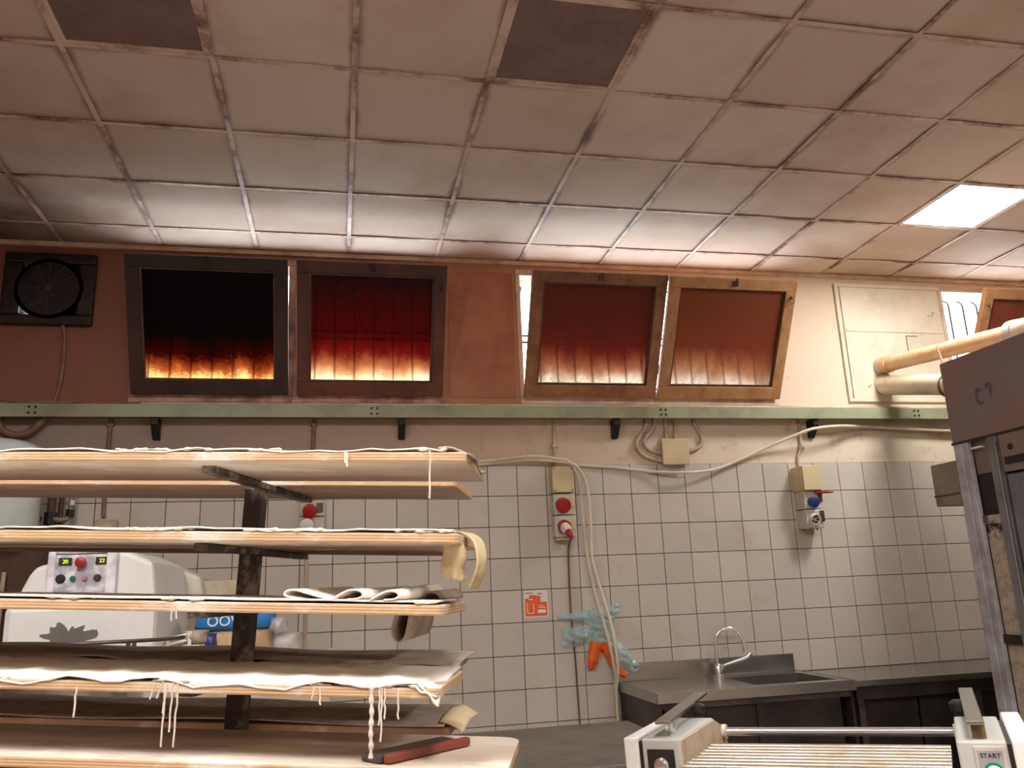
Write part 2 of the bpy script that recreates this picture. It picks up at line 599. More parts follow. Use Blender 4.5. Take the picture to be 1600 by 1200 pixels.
# ------------------------------------------------------------------ room shell
H = 3.79
GX, GY, TS = .0486, .3055, .6
X0, X1 = GX - 5 * TS, GX + 10 * TS        # -2.95 .. 6.05
Y1 = -(GY + 12 * TS)                      # behind the camera
make('floor', bx(X0, X1, Y1, .25, -.1, 0), 'floor', label='pale bakery floor below the racks', category='floor', kind='structure')
make('wall_left', bx(X0 - .2, X0, Y1, .25, 0, H + .3), 'plaster', label='plaster wall beyond the extractor fan', category='wall', kind='structure')
make('wall_right', bx(X1, X1 + .2, Y1, .25, 0, H + .3), 'plaster2', label='plaster wall beyond the oven', category='wall', kind='structure')
make('wall_front', bx(X0, X1, Y1 - .2, Y1, 0, H + .3), 'plaster2', label='plaster wall behind the viewer', category='wall', kind='structure')

# back wall with real openings
WB = B()
TILE_TOP = 2.322
OPEN = [(-1.955, -1.625, 3.29, 3.63), (-1.29, .69, 2.775, 3.715), (1.215, 3.15, 2.775, 3.715), (3.73, 5.62, 2.775, 3.715)]
zs = [2.64, 2.775, 3.29, 3.63, 3.715, H + .3]
xs = sorted({X0, X1} | {v for o in OPEN for v in o[:2]})
for xa, xb in zip(xs, xs[1:]):
    for za, zb in zip(zs, zs[1:]):
        cx, cz = (xa + xb) / 2, (za + zb) / 2
        if any(o[0] < cx < o[1] and o[2] < cz < o[3] for o in OPEN):
            continue
        box(WB, xa, xb, 0, .25, za, zb)
bmesh.ops.remove_doubles(WB, verts=WB.verts, dist=.0005)
wall = make('wall_back', WB, 'plaster', label='sooty upper wall with the row of high windows', category='wall', kind='structure')
make('plaster_band', bx(X0, X1, 0, .25, TILE_TOP, 2.64), 'plaster2', wall)
make('grout_bed', bx(X0, X1, .006, .25, 0, TILE_TOP), 'grout', wall)
# glazed tiles, one by one where the photograph shows them
tb_ = B()
box(tb_, -.0978, .0978, -.0025, .007, -.0993, .0993)
bmesh.ops.bevel(tb_, geom=[e for e in tb_.edges if all(v.co.y < 0 for v in e.verts)], offset=.001, segments=1, affect='EDGES')
tme = bpy.data.meshes.new('wall_tile')
bmesh.ops.recalc_face_normals(tb_, faces=tb_.faces)
tb_.to_mesh(tme)
tb_.free()
tme.materials.append(MATS['tile'])
rest = B()
for c in range(-20, 24):
    for r in range(0, 12):
        x, z = 1.1678 + .2 * c + .1, TILE_TOP - .203 * (r + .5)
        if x < X0 + .1 or x > X1 - .1 or z < .1:
            continue
        if -16 <= c <= 17 and r <= 7:
            o = bpy.data.objects.new('wall_tile', tme)
            COL.objects.link(o)
            o.parent = wall
            o.location = Vector((x, random.uniform(-.0006, .0006), z)) - XF[wall].translation
            o.rotation_euler = (random.uniform(-.004, .004), 0, random.uniform(-.004, .004))
        else:
            box(rest, x - .0978, x + .0978, -.004, .007, z - .0993, z + .0993)
make('wall_tiles_far', rest, 'tile', wall, kind='stuff')

# ceiling: slab, grid bars, tiles
ceil = make('ceiling', bx(X0, X1, Y1, .25, H + .06, H + .2), 'cbar', label='suspended ceiling of sooty square tiles', category='ceiling', kind='structure')
LIT = {(6, 1), (0, 9), (4, 8), (-3, 6), (-3, 7), (0, 8)}  # the two leftmost cells are unseen panels added as fill
UNLIT = {(-2, 3), (1, 3)}
def tile_mesh(w, d):
    b = bx(-w / 2, w / 2, -d / 2, d / 2, 0, .015)
    bmesh.ops.recalc_face_normals(b, faces=b.faces)
    me = bpy.data.meshes.new('ceiling_tile')
    b.to_mesh(me)
    b.free()
    me.materials.append(MATS['ctile'])
    return me
tm, tme2 = tile_mesh(TS - .022, TS - .022), tile_mesh(TS - .022, GY - .016)
for i in range(-5, 10):
    for j in range(-1, 12):
        if (i, j) in LIT or (i, j) in UNLIT:
            continue
        o = bpy.data.objects.new('ceiling_tile', tm if j >= 0 else tme2)
        COL.objects.link(o)
        o.parent = ceil
        y = -(GY + TS * (j + .5)) if j >= 0 else -GY / 2
        o.location = Vector((GX + TS * (i + .5), y, H + .004 + random.uniform(-.001, .002))) - XF[ceil].translation
        o.rotation_euler = (random.uniform(-.003, .003), random.uniform(-.003, .003), 0)
for i in range(-5, 11):
    x = GX + TS * i
    b = bx(x - .012, x + .012, Y1, 0, H - .002, H + .002)
    box(b, x - .002, x + .002, Y1, 0, H + .002, H + .03)
    make('grid_bar', b, 'cbar', ceil)
for j in range(0, 13):
    y = -(GY + TS * j)
    b = bx(X0, X1, y - .012, y + .012, H - .0015, H + .0025)
    box(b, X0, X1, y - .002, y + .002, H + .002, H + .03)
    make('grid_bar', b, 'cbar', ceil)
make('trim_1', bx(X0, X1, -.022, 0, H - .03, H), 'frame', label='pale ceiling edge strip above the windows', category='trim', kind='structure')

def ceiling_light(i, j, lit, label):
    x, y = GX + TS * (i + .5), -(GY + TS * (j + .5))
    t = thing('ceiling_light', (x, y, H), label, 'light', 'recessed ceiling panel lights')
    h = TS / 2 - .012
    b = B()
    for q in ((-h, h, -h, -h + .02), (-h, h, h - .02, h), (-h, -h + .02, -h + .02, h - .02), (h - .02, h, -h + .02, h - .02)):
        box(b, x + q[0], x + q[1], y + q[2], y + q[3], H + .001, H + .05)
    make('frame', b, 'white' if lit else 'cbar', t)
    make('diffuser', bx(x - h + .02, x + h - .02, y - h + .02, y + h - .02, H + .004, H + .012), 'lamp' if lit else 'unlit', t)
ceiling_light(6, 1, True, 'brightly lit square ceiling panel light above the oven')
ceiling_light(0, 9, True, 'lit square ceiling panel light just behind the viewer')
ceiling_light(4, 8, True, 'lit square ceiling panel light behind the viewer on the oven side')
ceiling_light(-3, 6, True, 'added square fill panel in the ceiling above the left end of the rack')  # out of view, added to brighten the left side
ceiling_light(-3, 7, True, 'added square fill panel in the ceiling beyond the left end of the rack')  # second unseen panel added as fill for the left
ceiling_light(0, 8, True, 'lit square ceiling panel light right above the viewer')
ceiling_light(-2, 3, False, 'unlit brown ceiling panel light above the fan corner')
ceiling_light(1, 3, False, 'unlit brown ceiling panel light in the middle of the ceiling')

# ------------------------------------------------------------------ windows
def window(n, xa, xb, lean, tim, gl, fr, label, mul_l, mul_r, latch_side=0, hz=2.80, w=None):
    """fixed frame part + inward-leaning sash hinged at its bottom rail"""
    t = thing('window_%d' % n, ((xa + xb) / 2, .02, 2.77), label, 'window', kind='structure')
    b = B()
    y0, y1 = -.012, .07
    box(b, xa, xb, y0, y1, 2.745, 2.79)
    box(b, xa, xb, .0, y1, 2.79, 2.84)
    box(b, xa, xb, y0, y1, 3.685, 3.73)
    box(b, xa, xa + mul_l, y0, y1, 2.79, 3.685)
    box(b, xb - mul_r, xb, y0, y1, 2.79, 3.685)
    make('frame', b, fr, t, bevel=.004)
    make('sill_lip', bx(xa, xb, -.03, -.012, 2.74, 2.765), fr, t, bevel=.004)
    W_, Hh = .945, .865
    cx = w if w is not None else (xa + xb) / 2
    M = Matrix.Translation((cx, -.022, hz)) @ Matrix.Rotation(radians(lean), 4, 'X')
    h = W_ / 2
    b = B()
    th = .042
    s, tp, bt = .078, .078, .088
    box(b, -h, h, -th, 0, 0, bt)
    box(b, -h, h, -th, 0, Hh - tp, Hh)
    box(b, -h, -h + s, -th, 0, bt, Hh - tp)
    box(b, h - s, h, -th, 0, bt, Hh - tp)
    b.transform(M)
    sash = make('sash', b, tim, t, bevel=.004)
    b = B()
    q = .012
    for a in ((-h + s, h - s, bt, bt + q), (-h + s, h - s, Hh - tp - q, Hh - tp), (-h + s, -h + s + q, bt + q, Hh - tp - q), (h - s - q, h - s, bt + q, Hh - tp - q)):
        box(b, a[0], a[1], -.03, -.008, a[2], a[3])
    b.transform(M)
    make('glazing_bead', b, 'bead', sash)
    b = bx(-h + s, h - s, -.02, -.016, bt, Hh - tp)
    b.transform(M)
    make('pane', b, gl, sash)
    # catch at the middle of the top rail
    b = B()
    box(b, -.02, .02, -th - .012, -th, Hh - .055, Hh - .018)
    box(b, -.006, .006, -th - .024, -th - .012, Hh - .03, Hh + .004)
    b.transform(M)
    make('catch', b, 'black' if n < 3 else 'darksteel', sash, bevel=.002)
    # corner hook + stay cord
    b = B()
    hx = h - .035 if latch_side >= 0 else -h + .035
    cyl(b, (hx, -th, Hh - .12), (hx, -th - .02, Hh - .12), .01, 10)
    tube(b, [(hx, -th - .015, Hh - .12), (hx + .012, -th - .022, Hh - .14), (hx, -th - .02, Hh - .165), (hx - .01, -th - .015, Hh - .15)], .004, 6)
    b.transform(M)
    make('hook', b, 'rope' if n > 2 else 'black', sash)
    return t
window(1, -1.29, -.30, 27, 'timber1', 'glass1', 'frame_l', 'blackened hopper window nearest the extractor fan, only its foot glowing', .03, .04, 1, w=-.795)
window(2, -.30, .69, 26, 'timber2', 'glass2', 'frame_l', 'hopper window glowing crimson with a yellow foot', .04, .03, 1, w=.20)
window(3, 1.215, 2.185, 28.5, 'timber3', 'glass3', 'frame', 'brown-red hopper window with bright gaps on both sides', .03, .012, 1, w=1.705)
window(4, 2.185, 3.15, 29.5, 'timber4', 'glass4', 'frame', 'amber hopper window in honey timber beside the painted board', .012, .03, 1, w=2.665)
window(5, 4.66, 5.62, 28.5, 'timber4', 'glass4', 'frame', 'open hopper window half hidden by the oven hood', .03, .03, -1, w=5.16)

def grille(xa, xb, label):
    t = thing('window_grille', ((xa + xb) / 2, .17, 2.775), label, 'grille', 'iron grilles outside the windows')
    for z in (2.90, 3.24, 3.29):
        make('rail', bx(xa, xb, .162, .172, z - .006, z + .006), 'iron', t)
    n = int((xb - xa) / .125)
    for i in range(n):
        x = xa + (i + .5) * (xb - xa) / n
        make('bar', tb([(x, .165, 2.776), (x, .165, 3.5), (x, .165, 3.6), (x + .015, .19, 3.66), (x + .02, .24, 3.70)], .0075, 6, 3), 'iron', t)
grille(-1.29, .69, 'iron bars behind the blackened and crimson windows')
grille(1.215, 3.15, 'iron bars behind the two brown windows')
grille(4.69, 5.62, 'iron bars seen through the open window at the oven hood')

# painted board filling a window bay
t = thing('window_board', (4.2, .0, 2.775), 'cream painted boarding over a window bay, with two pipes through it', 'panel')
make('backing_board', bx(3.735, 4.66, .0, .03, 2.776, 3.714), 'board', t)
make('cover_board', bx(3.78, 4.64, -.014, 0, 2.80, 3.69), 'board', t, bevel=.003)
b = B()
for a in ((3.735, 4.66, 2.776, 2.80), (3.735, 4.66, 3.69, 3.72), (3.735, 3.765, 2.80, 3.69)):
    box(b, a[0], a[1], -.02, 0, a[2], a[3])
make('border_strip', b, 'board', t, bevel=.003)
make('batten', bx(3.79, 4.63, -.02, -.014, 3.33, 3.36), 'board', t)
b = bx(4.30, 4.306, -.017, -.013, 3.13, 3.30)
box(b, 4.30, 4.40, -.017, -.013, 3.30, 3.306)
make('crack', b, 'rope', t)
# brown infill between the window pairs
make('trim_2', bx(.73, 1.19, -.006, 0, 2.79, 3.70), 'brownpanel', label='flat brown painted wall panel between the crimson and brown-red windows', category='trim', kind='structure')

# ------------------------------------------------------------------ extractor fan
t = thing('extractor_fan', (-1.80, -.02, 3.22), 'soot-blackened square extractor fan high in the wall corner', 'fan')
cxf, czf = -1.79, 3.46
b = B()
for a in ((-2.06, -1.53, 3.225, 3.29), (-2.06, -1.53, 3.63, 3.70), (-2.06, -1.955, 3.29, 3.63), (-1.625, -1.53, 3.29, 3.63)):
    box(b, a[0], a[1], -.05, 0, a[2], a[3])
make('housing', b, 'fan', t, bevel=.012)
b = B()
lathe(b, (cxf, -.05, czf), (0, 1, 0), [(0, .20), (.0, .175), (.005, .168), (.03, .168), (.03, .174), (.012, .176), (.012, .2)], 40)
make('shroud', b, 'fan', t, smooth=True)
for k in range(5):
    a = 2 * pi * k / 5 + .3
    def bl(s, v):
        r = .05 + .108 * s
        w = (v - .5) * (.35 + .35 * s)
        return (cxf + r * cos(a + w), .03 + (v - .5) * .045, czf + r * sin(a + w))
    b = B()
    sheet(b, bl, 4, 4)
    make('blade', b, 'fan', t, solid=.003, smooth=True)
b = B()
lathe(b, (cxf, -.04, czf), (0, 1, 0), [(0, .035), (.006, .05), (.08, .052), (.09, .03)], 24)
make('motor', b, 'fan', t, smooth=True)
for k in range(7):
    r = .055 + k * .018
    b = tb([(cxf + r * cos(2 * pi * q / 24), -.062, czf + r * sin(2 * pi * q / 24)) for q in range(25)], .0018, 5, 1)
    make('guard_ring', b, 'darksteel', t)
for k in range(6):
    a = pi * k / 6
    make('guard_spoke', cy((cxf - .17 * cos(a), -.06, czf - .17 * sin(a)), (cxf + .17 * cos(a), -.06, czf + .17 * sin(a)), .0022, 6), 'darksteel', t)
for k in range(6):      # shutter flaps behind the blades, two narrow slits left open at one side
    z = 3.29 + k * .0567
    make('shutter_flap', bx(-1.915, -1.625, .10, .104, z, z + .0567), 'fan', t)
for za, zb in ((3.285, 3.335), (3.40, 3.455), (3.485, 3.492), (3.53, 3.635)):
    make('shutter_strip', bx(-1.96, -1.91, .101, .103, za, zb), 'fan', t)
make('fan_cable', tb([(-1.70, -.03, 3.24), (-1.685, -.014, 3.15), (-1.68, -.012, 3.0), (-1.683, -.012, 2.88), (-1.70, -.012, 2.78), (-1.71, -.03, 2.73)], .011, 8),
     'pvc_l', label='sooty cable hanging from the extractor fan', category='cable')

# ------------------------------------------------------------------ green steel beam
t = thing('steel_beam', (1.5, -.06, 2.625), 'faded green steel channel running along the wall under the windows', 'beam')
make('channel', bx(X0, X1, -.12, -.11, 2.625, 2.708), 'green', t, bevel=.003)
make('top_flange', bx(X0, X1, -.11, 0, 2.698, 2.708), 'green', t)
make('mortar_ledge', bx(X0, X1, -.05, 0, 2.708, 2.735), 'frame', t, bevel=.006)
for x in (-1.79, .22, 2.20, 4.20):
    make('joint_plate', bx(x - .035, x + .035, -.1215, -.119, 2.632, 2.702), 'green', t)
    for dx in (-.018, .018):
        for dz in (-.018, .018):
            make('bolt', cy((x + dx, -.119, 2.667 + dz), (x + dx, -.127, 2.667 + dz), .0075, 8), 'black', t)
for x in (-1.11, .40, 1.87, 3.38):
    b = B()
    prism(b, [(-.10, 2.63), (0, 2.63), (0, 2.50), (-.02, 2.50), (-.10, 2.585)], 'x', x - .022, x + .022)
    make('bracket', b, 'black', t, bevel=.004)

# conduits below the beam
def conduit(name, pts, r, m, label, clips=(), cat='conduit'):
    t = thing(name, (pts[-1][0], pts[-1][1], min(p[2] for p in pts)), label, cat, 'conduits under the green beam')
    make('pipe', tb(pts, r, 10), m, t, smooth=True)
    for c in clips:
        make('clip', bx(c[0] - .022, c[0] + .022, -.026, 0, c[1] - .012, c[1] + .012), m, t, bevel=.004)
conduit('conduit', [(-1.38, -.013, 2.66), (-1.38, -.013, 2.55), (-1.38, -.013, 2.10), (-1.375, -.013, 2.03)], .013, 'pvc_l', 'sooty conduit dropping to the small socket beside the tank', [(-1.38, 2.6)])
conduit('conduit', [(-.16, -.013, 2.66), (-.165, -.013, 2.4), (-.165, -.013, 2.10)], .013, 'pvc_l', 'brown conduit dropping to the socket behind the rack', [(-.16, 2.6)])
conduit('conduit', [(1.44, -.013, 2.66), (1.435, -.013, 2.45), (1.43, -.013, 2.29)], .011, 'pvc', 'pale conduit dropping to the outlet column with two white cables', [(1.438, 2.45)])
conduit('conduit', [(3.29, -.013, 2.66), (3.285, -.013, 2.45), (3.25, -.013, 2.36), (3.25, -.013, 2.28)], .011, 'pvc', 'pale conduit dropping to the outlet column with the red tag', [(3.285, 2.43)])
make('conduit', tb([(-1.97, -.05, 2.66), (-1.99, -.05, 2.61), (-1.95, -.05, 2.55), (-1.87, -.05, 2.525), (-1.80, -.05, 2.56), (-1.74, -.05, 2.63), (-1.72, -.05, 2.66)], .022, 10), 'pvc_l', smooth=True,
     label='curved corrugated conduit looping above the white tank', category='conduit', group='conduits under the green beam')
make('conduit', tb([(-.19, -.012, 1.9), (-.19, -.012, 1.2), (-.19, -.012, .3)], .012, 8), 'pvc', smooth=True,
     label='pale conduit running down the tiles below the socket behind the rack', category='conduit', group='conduits under the green beam')

# junction box with its curved conduits
t = thing('junction_box', (2.29, -.02, 2.31), 'square beige junction box with curved conduits under the beam', 'junction box')
make('box', bx(2.20, 2.385, -.055, 0, 2.315, 2.485), 'boxbeige', t, bevel=.006)
make('cover', bx(2.193, 2.392, -.068, -.055, 2.308, 2.492), 'boxbeige', t, bevel=.006)
for pts in ([(2.11, -.02, 2.66), (2.10, -.02, 2.58), (2.04, -.02, 2.50), (2.03, -.02, 2.43), (2.09, -.02, 2.37), (2.20, -.02, 2.345)],
            [(2.17, -.02, 2.66), (2.16, -.02, 2.58), (2.09, -.02, 2.50), (2.085, -.02, 2.45), (2.13, -.02, 2.415), (2.20, -.02, 2.40)],
            [(2.25, -.02, 2.66), (2.25, -.02, 2.57), (2.245, -.02, 2.48)],
            [(2.32, -.02, 2.66), (2.32, -.02, 2.57), (2.315, -.02, 2.48)],
            [(2.46, -.02, 2.66), (2.47, -.02, 2.6), (2.515, -.02, 2.52), (2.50, -.02, 2.45), (2.44, -.02, 2.42), (2.38, -.02, 2.41)]):
    c = make('conduit', tb(pts, .014, 10), 'pvc', t, smooth=True)
    e = Vector(pts[-1])
    d = (Vector(pts[-2]) - e).normalized()
    make('collar', cy(e + d * .0, e + d * .03, .019, 12), 'pvc', c, smooth=True)

# ------------------------------------------------------------------ wall outlets
def ind_socket(t, x, z, y, m, kind, s=.05):
    """round industrial socket with spring lid, facing the room and tilted down"""
    d = Vector((0, -1, -.35)).normalized()
    c = Vector((x, y, z))
    if kind == 'lid':
        b = B()
        lathe(b, c, d, [(0, s * .9), (.03, s * .9), (.03, s), (.045, s), (.048, s * .85), (.05, 0)], 28)
        return make('socket', b, m, t, smooth=True)
    if kind == 'plug':
        b = B()
        lathe(b, c, d, [(0, s * .9), (.03, s * .9), (.03, s), (.04, s), (.04, s * .6)], 28)
        o = make('socket', b, m, t, smooth=True)
        e = c + d * .03
        b = B()
        lathe(b, e, Vector((.18, -1, -.75)), [(0, s * .75), (.03, s * .8), (.045, s * .62), (.06, s * .55)], 24)
        make('plug_collar', b, 'white', o, smooth=True)
        b = B()
        lathe(b, e + Vector((.18, -1, -.75)).normalized() * .055, Vector((.3, -.8, -1)), [(0, s * .5), (.03, s * .46), (.05, s * .3), (.056, s * .15)], 20)
        make('plug_body', b, m, o, smooth=True)
        return o
    b = B()
    lathe(b, c, d, [(0, s), (.03, s), (.03, s * .82), (.008, s * .82), (.008, 0)], 28)
    o = make('socket', b, 'white', t, smooth=True)
    for k in range(5):
        a = 2 * pi * k / 5
        q = c + d * .008 + Vector((cos(a), 0, sin(a))) * s * .5
        make('pin_hole', cy(q, q + d * .012, s * .17, 10), 'black', o)
    return o

t = thing('outlet_column', (1.46, -.05, 1.83), 'outlet column with a red socket lid and a plugged-in red plug', 'outlet')
make('breaker_box', bx(1.388, 1.535, -.095, 0, 2.125, 2.30), 'boxbeige', t, bevel=.006)
make('breaker_cover', bx(1.388, 1.535, -.10, -.095, 2.128, 2.297), 'boxbeige', t, bevel=.002)
for dx in (1.40, 1.523):
    for dz in (2.14, 2.285):
        make('screw', cy((dx, -.099, dz), (dx, -.103, dz), .005, 8), 'black', t)
for k, (za, zb) in enumerate(((1.98, 2.118), (1.835, 1.975))):
    s = make('socket_box', bx(1.392, 1.54, -.085, 0, za, zb), 'boxgrey', t, bevel=.006)
    make('window_flap', bx(1.503, 1.532, -.09, -.085, za + .05, zb - .02), 'boxbeige', s, bevel=.002)
ind_socket(t, 1.448, 2.05, -.085, 'red', 'lid')
ind_socket(t, 1.45, 1.91, -.085, 'red', 'plug', .045)
make('bottom_cap', bx(1.40, 1.50, -.07, 0, 1.815, 1.835), 'boxbeige', t, bevel=.006)

t = thing('outlet_column', (3.27, -.05, 1.84), 'outlet column with a blue socket lid and an open white socket', 'outlet')
make('breaker_box', bx(3.18, 3.315, -.165, 0, 2.105, 2.28), 'boxbeige', t, bevel=.008)
make('breaker_cover', bx(3.18, 3.315, -.17, -.165, 2.108, 2.277), 'boxbeige', t, bevel=.002)
for za, zb in ((1.98, 2.105), (1.845, 1.975)):
    s = make('socket_box', bx(3.19, 3.32, -.13, 0, za, zb), 'boxgrey', t, bevel=.006)
    make('window_flap', bx(3.296, 3.326, -.14, -.125, za + .045, zb - .01), 'darksteel', s, bevel=.002)
ind_socket(t, 3.243, 2.03, -.13, 'blue', 'lid', .036)
ind_socket(t, 3.245, 1.91, -.13, 'white', 'open', .04)
for dx in (3.205, 3.305):
    make('foot_screw', cy((dx, -.06, 1.845), (dx, -.06, 1.835), .005, 8), 'black', t)
b = B()
lathe(b, (3.265, -.15, 2.093), (1, -.02, -.02), [(0, .006), (.01, .012), (.05, .011), (.10, .008), (.14, .005), (.145, .001)], 12)
make('marker_pen', b, 'red', smooth=True, label='red plastic tag sticking out of the outlet column', category='tag')

t = thing('outlet_column', (-.16, -.04, 1.90), 'outlet column behind the rack with a red and a white lid', 'outlet')
make('socket_box', bx(-.235, -.085, -.055, 0, 2.01, 2.105), 'boxgrey', t, bevel=.005)
make('socket_box', bx(-.235, -.085, -.055, 0, 1.905, 2.005), 'boxgrey', t, bevel=.005)
make('meter_window', bx(-.135, -.095, -.06, -.055, 2.03, 2.09), 'darksteel', t, bevel=.002)
ind_socket(t, -.175, 2.05, -.055, 'red', 'lid', .043)
s = ind_socket(t, -.19, 1.965, -.055, 'red', 'lid', .045)
b = B()
lathe(b, Vector((-.19, -.055, 1.965)) + Vector((0, -1, -.35)).normalized() * .05, (0, -1, -.1), [(0, .044), (.012, .044), (.016, .038), (.016, 0)], 24)
make('white_cap', b, 'white', s, smooth=True)

t = thing('wall_socket', (-1.355, -.02, 1.93), 'small beige surface socket with rounded corners beside the tank', 'socket')
make('housing', bx(-1.425, -1.29, -.045, 0, 1.93, 2.015), 'pvc', t, bevel=.015)
make('socket_face', cy((-1.345, -.045, 1.965), (-1.345, -.052, 1.965), .026, 20), 'boxbeige', t, smooth=True)

# ------------------------------------------------------------------ cables
make('cable', tb([(-.25, -.02, 2.35), (.29, -.02, 2.34), (.79, -.02, 2.325), (1.13, -.03, 2.345), (1.43, -.03, 2.345), (1.58, -.02, 2.32), (1.85, -.02, 2.30), (2.08, -.03, 2.27), (2.31, -.08, 2.25), (2.55, -.05, 2.27), (2.75, -.03, 2.33), (3.02, -.05, 2.44), (3.28, -.115, 2.535), (3.38, -.125, 2.555), (3.55, -.11, 2.572), (3.81, -.05, 2.58), (4.08, -.05, 2.565), (4.7, -.05, 2.54)], .011, 8),
     'cable', smooth=True, label='long sagging white cable running along the top of the tiles', category='cable')
make('cable', tb([(.79, -.03, 2.337), (1.0, -.04, 2.353), (1.25, -.12, 2.365), (1.42, -.125, 2.345), (1.50, -.125, 2.325), (1.565, -.10, 2.23), (1.59, -.06, 2.08), (1.60, -.05, 1.91), (1.61, -.05, 1.70), (1.65, -.05, 1.46), (1.70, -.09, 1.21), (1.745, -.06, .98), (1.755, -.03, .88), (1.755, -.03, .45)], .011, 8),
     'cable', smooth=True, label='white cable hanging down the tiles, nearer the orange sticker', category='cable')
make('cable', tb([(1.48, -.150, 2.325), (1.56, -.135, 2.28), (1.62, -.10, 2.17), (1.638, -.08, 1.95), (1.632, -.08, 1.70), (1.68, -.08, 1.49), (1.725, -.12, 1.25), (1.75, -.11, 1.03), (1.752, -.075, .92), (1.745, -.065, .84), (1.745, -.065, .45)], .010, 8),
     'cable', smooth=True, label='white cable hanging down the tiles, nearer the sink', category='cable')
make('cable', tb([(1.50, -.09, 1.84), (1.495, -.02, 1.76), (1.49, -.012, 1.59), (1.49, -.012, 1.34), (1.50, -.012, 1.10), (1.505, -.012, .87), (1.51, -.012, .5)], .006, 6),
     'thincable', smooth=True, label='thin brown cable running straight down from the red plug', category='cable')
make('cable', tb([(-2.3, -.07, 2.80), (-2.1, -.07, 2.79), (-2.0, -.085, 2.745), (-1.85, -.085, 2.718), (-1.5, -.085, 2.717), (-1.2, -.085, 2.717)], .008, 6),
     'pvc_l', smooth=True, label='sooty cable lying on the green beam below the extractor fan', category='cable')

# ------------------------------------------------------------------ sticker
t = thing('wall_sticker', (1.26, -.005, 1.335), 'orange and white safety sticker on the tiles', 'sticker')
make('backing', bx(1.182, 1.338, -.0062, -.0048, 1.335, 1.505), 'white', t)
b = bx(1.188, 1.262, -.0072, -.0062, 1.343, 1.455)
box(b, 1.262, 1.332, -.0072, -.0062, 1.343, 1.43)
box(b, 1.215, 1.262, -.0072, -.0062, 1.455, 1.475)
box(b, 1.262, 1.29, -.0072, -.0062, 1.43, 1.47)
make('orange_print', b, 'sticker', t)
b = B()
for a in ((1.27, 1.322, 1.362, 1.382), (1.2, 1.245, 1.36, 1.364), (1.2, 1.204, 1.364, 1.43), (1.241, 1.245, 1.364, 1.42), (1.21, 1.24, 1.445, 1.449), (1.275, 1.32, 1.392, 1.396), (1.275, 1.31, 1.404, 1.408)):
    box(b, a[0], a[1], -.0078, -.0072, a[2], a[3])
make('white_print', b, 'whiteprint', t)
b = bx(1.19, 1.24, -.0068, -.0062, 1.485, 1.49)
box(b, 1.27, 1.30, -.0068, -.0062, 1.48, 1.485)
make('small_print', b, 'darksteel', t)

# ------------------------------------------------------------------ teal bag + orange gloves caught behind the cables
t = thing('plastic_bag', (1.66, -.05, .98), 'crumpled translucent teal plastic bag caught behind the white cables', 'bag')
def crumple(p, s=.012):
    f = sin(34 * p[0] + 52 * p[2]) + .6 * sin(95 * p[2] + 12 * p[0]) + .35 * sin(120 * p[0] - 40 * p[2])
    return Vector((p[0] + s * .5 * sin(47 * p[2]), p[1] - s * abs(f), p[2] + s * .5 * sin(53 * p[0])))
def patch(quad, nu=34, nv=34, s=.012, y=-.03, bulge=.04):
    a, b_, c, d = [Vector((q[0], 0, q[1])) for q in quad]
    def fn(u, v):
        p = (a * (1 - u) + b_ * u) * (1 - v) + (d * (1 - u) + c * u) * v
        p.y = y - bulge * sin(pi * u) * sin(pi * v)
        return crumple(p, s)
    m = B()
    sheet(m, fn, nu, nv)
    return m
make('upper_flap', patch([(1.39, 1.34), (1.40, 1.305), (1.66, 1.27), (1.62, 1.37)], s=.006, y=-.022), 'teal', t, smooth=True)
make('body', patch([(1.60, 1.37), (1.815, 1.405), (1.745, 1.16), (1.60, 1.17)], y=-.03), 'teal', t, smooth=True)
make('lower_flap', patch([(1.42, 1.26), (1.66, 1.27), (1.66, 1.16), (1.42, 1.14)], s=.008, y=-.024), 'teal', t, smooth=True)
make('skirt', patch([(1.69, 1.17), (1.77, 1.19), (1.935, .99), (1.80, .95)], y=-.04, bulge=.05), 'teal', t, smooth=True)
def glove(pts, r0, label):
    t = thing('rubber_glove', pts[-1], label, 'glove', 'orange rubber gloves')
    b = tb(pts, .03, 12, 5, rs=lambda f: r0 * (1.15 - .35 * f) * (1 if f < .97 else .6))
    for v in b.verts:
        v.co.y = -.035 + (v.co.y + .035) * .55
    make('cuff_and_palm', b, 'orange', t, smooth=True)
    e, d = Vector(pts[-1]), (Vector(pts[-1]) - Vector(pts[-2])).normalized()
    for k in range(3):
        off = Vector((.014 * (k - 1), 0, 0))
        make('finger', tb([e + off - d * .03, e + off + d * .015, e + off + d * (.034 - .008 * abs(k - 1))], .013, 8, 4, rs=lambda f: .0135 * (1 - .45 * f * f)), 'orange', t, smooth=True)
glove([(1.645, -.035, 1.16), (1.625, -.035, 1.10), (1.605, -.035, 1.03)], .038, 'orange rubber glove hanging straight beside the teal bag')
glove([(1.70, -.035, 1.16), (1.735, -.035, 1.08), (1.77, -.035, 1.0), (1.80, -.045, .965)], .036, 'red-orange rubber glove slumped against the sink corner')

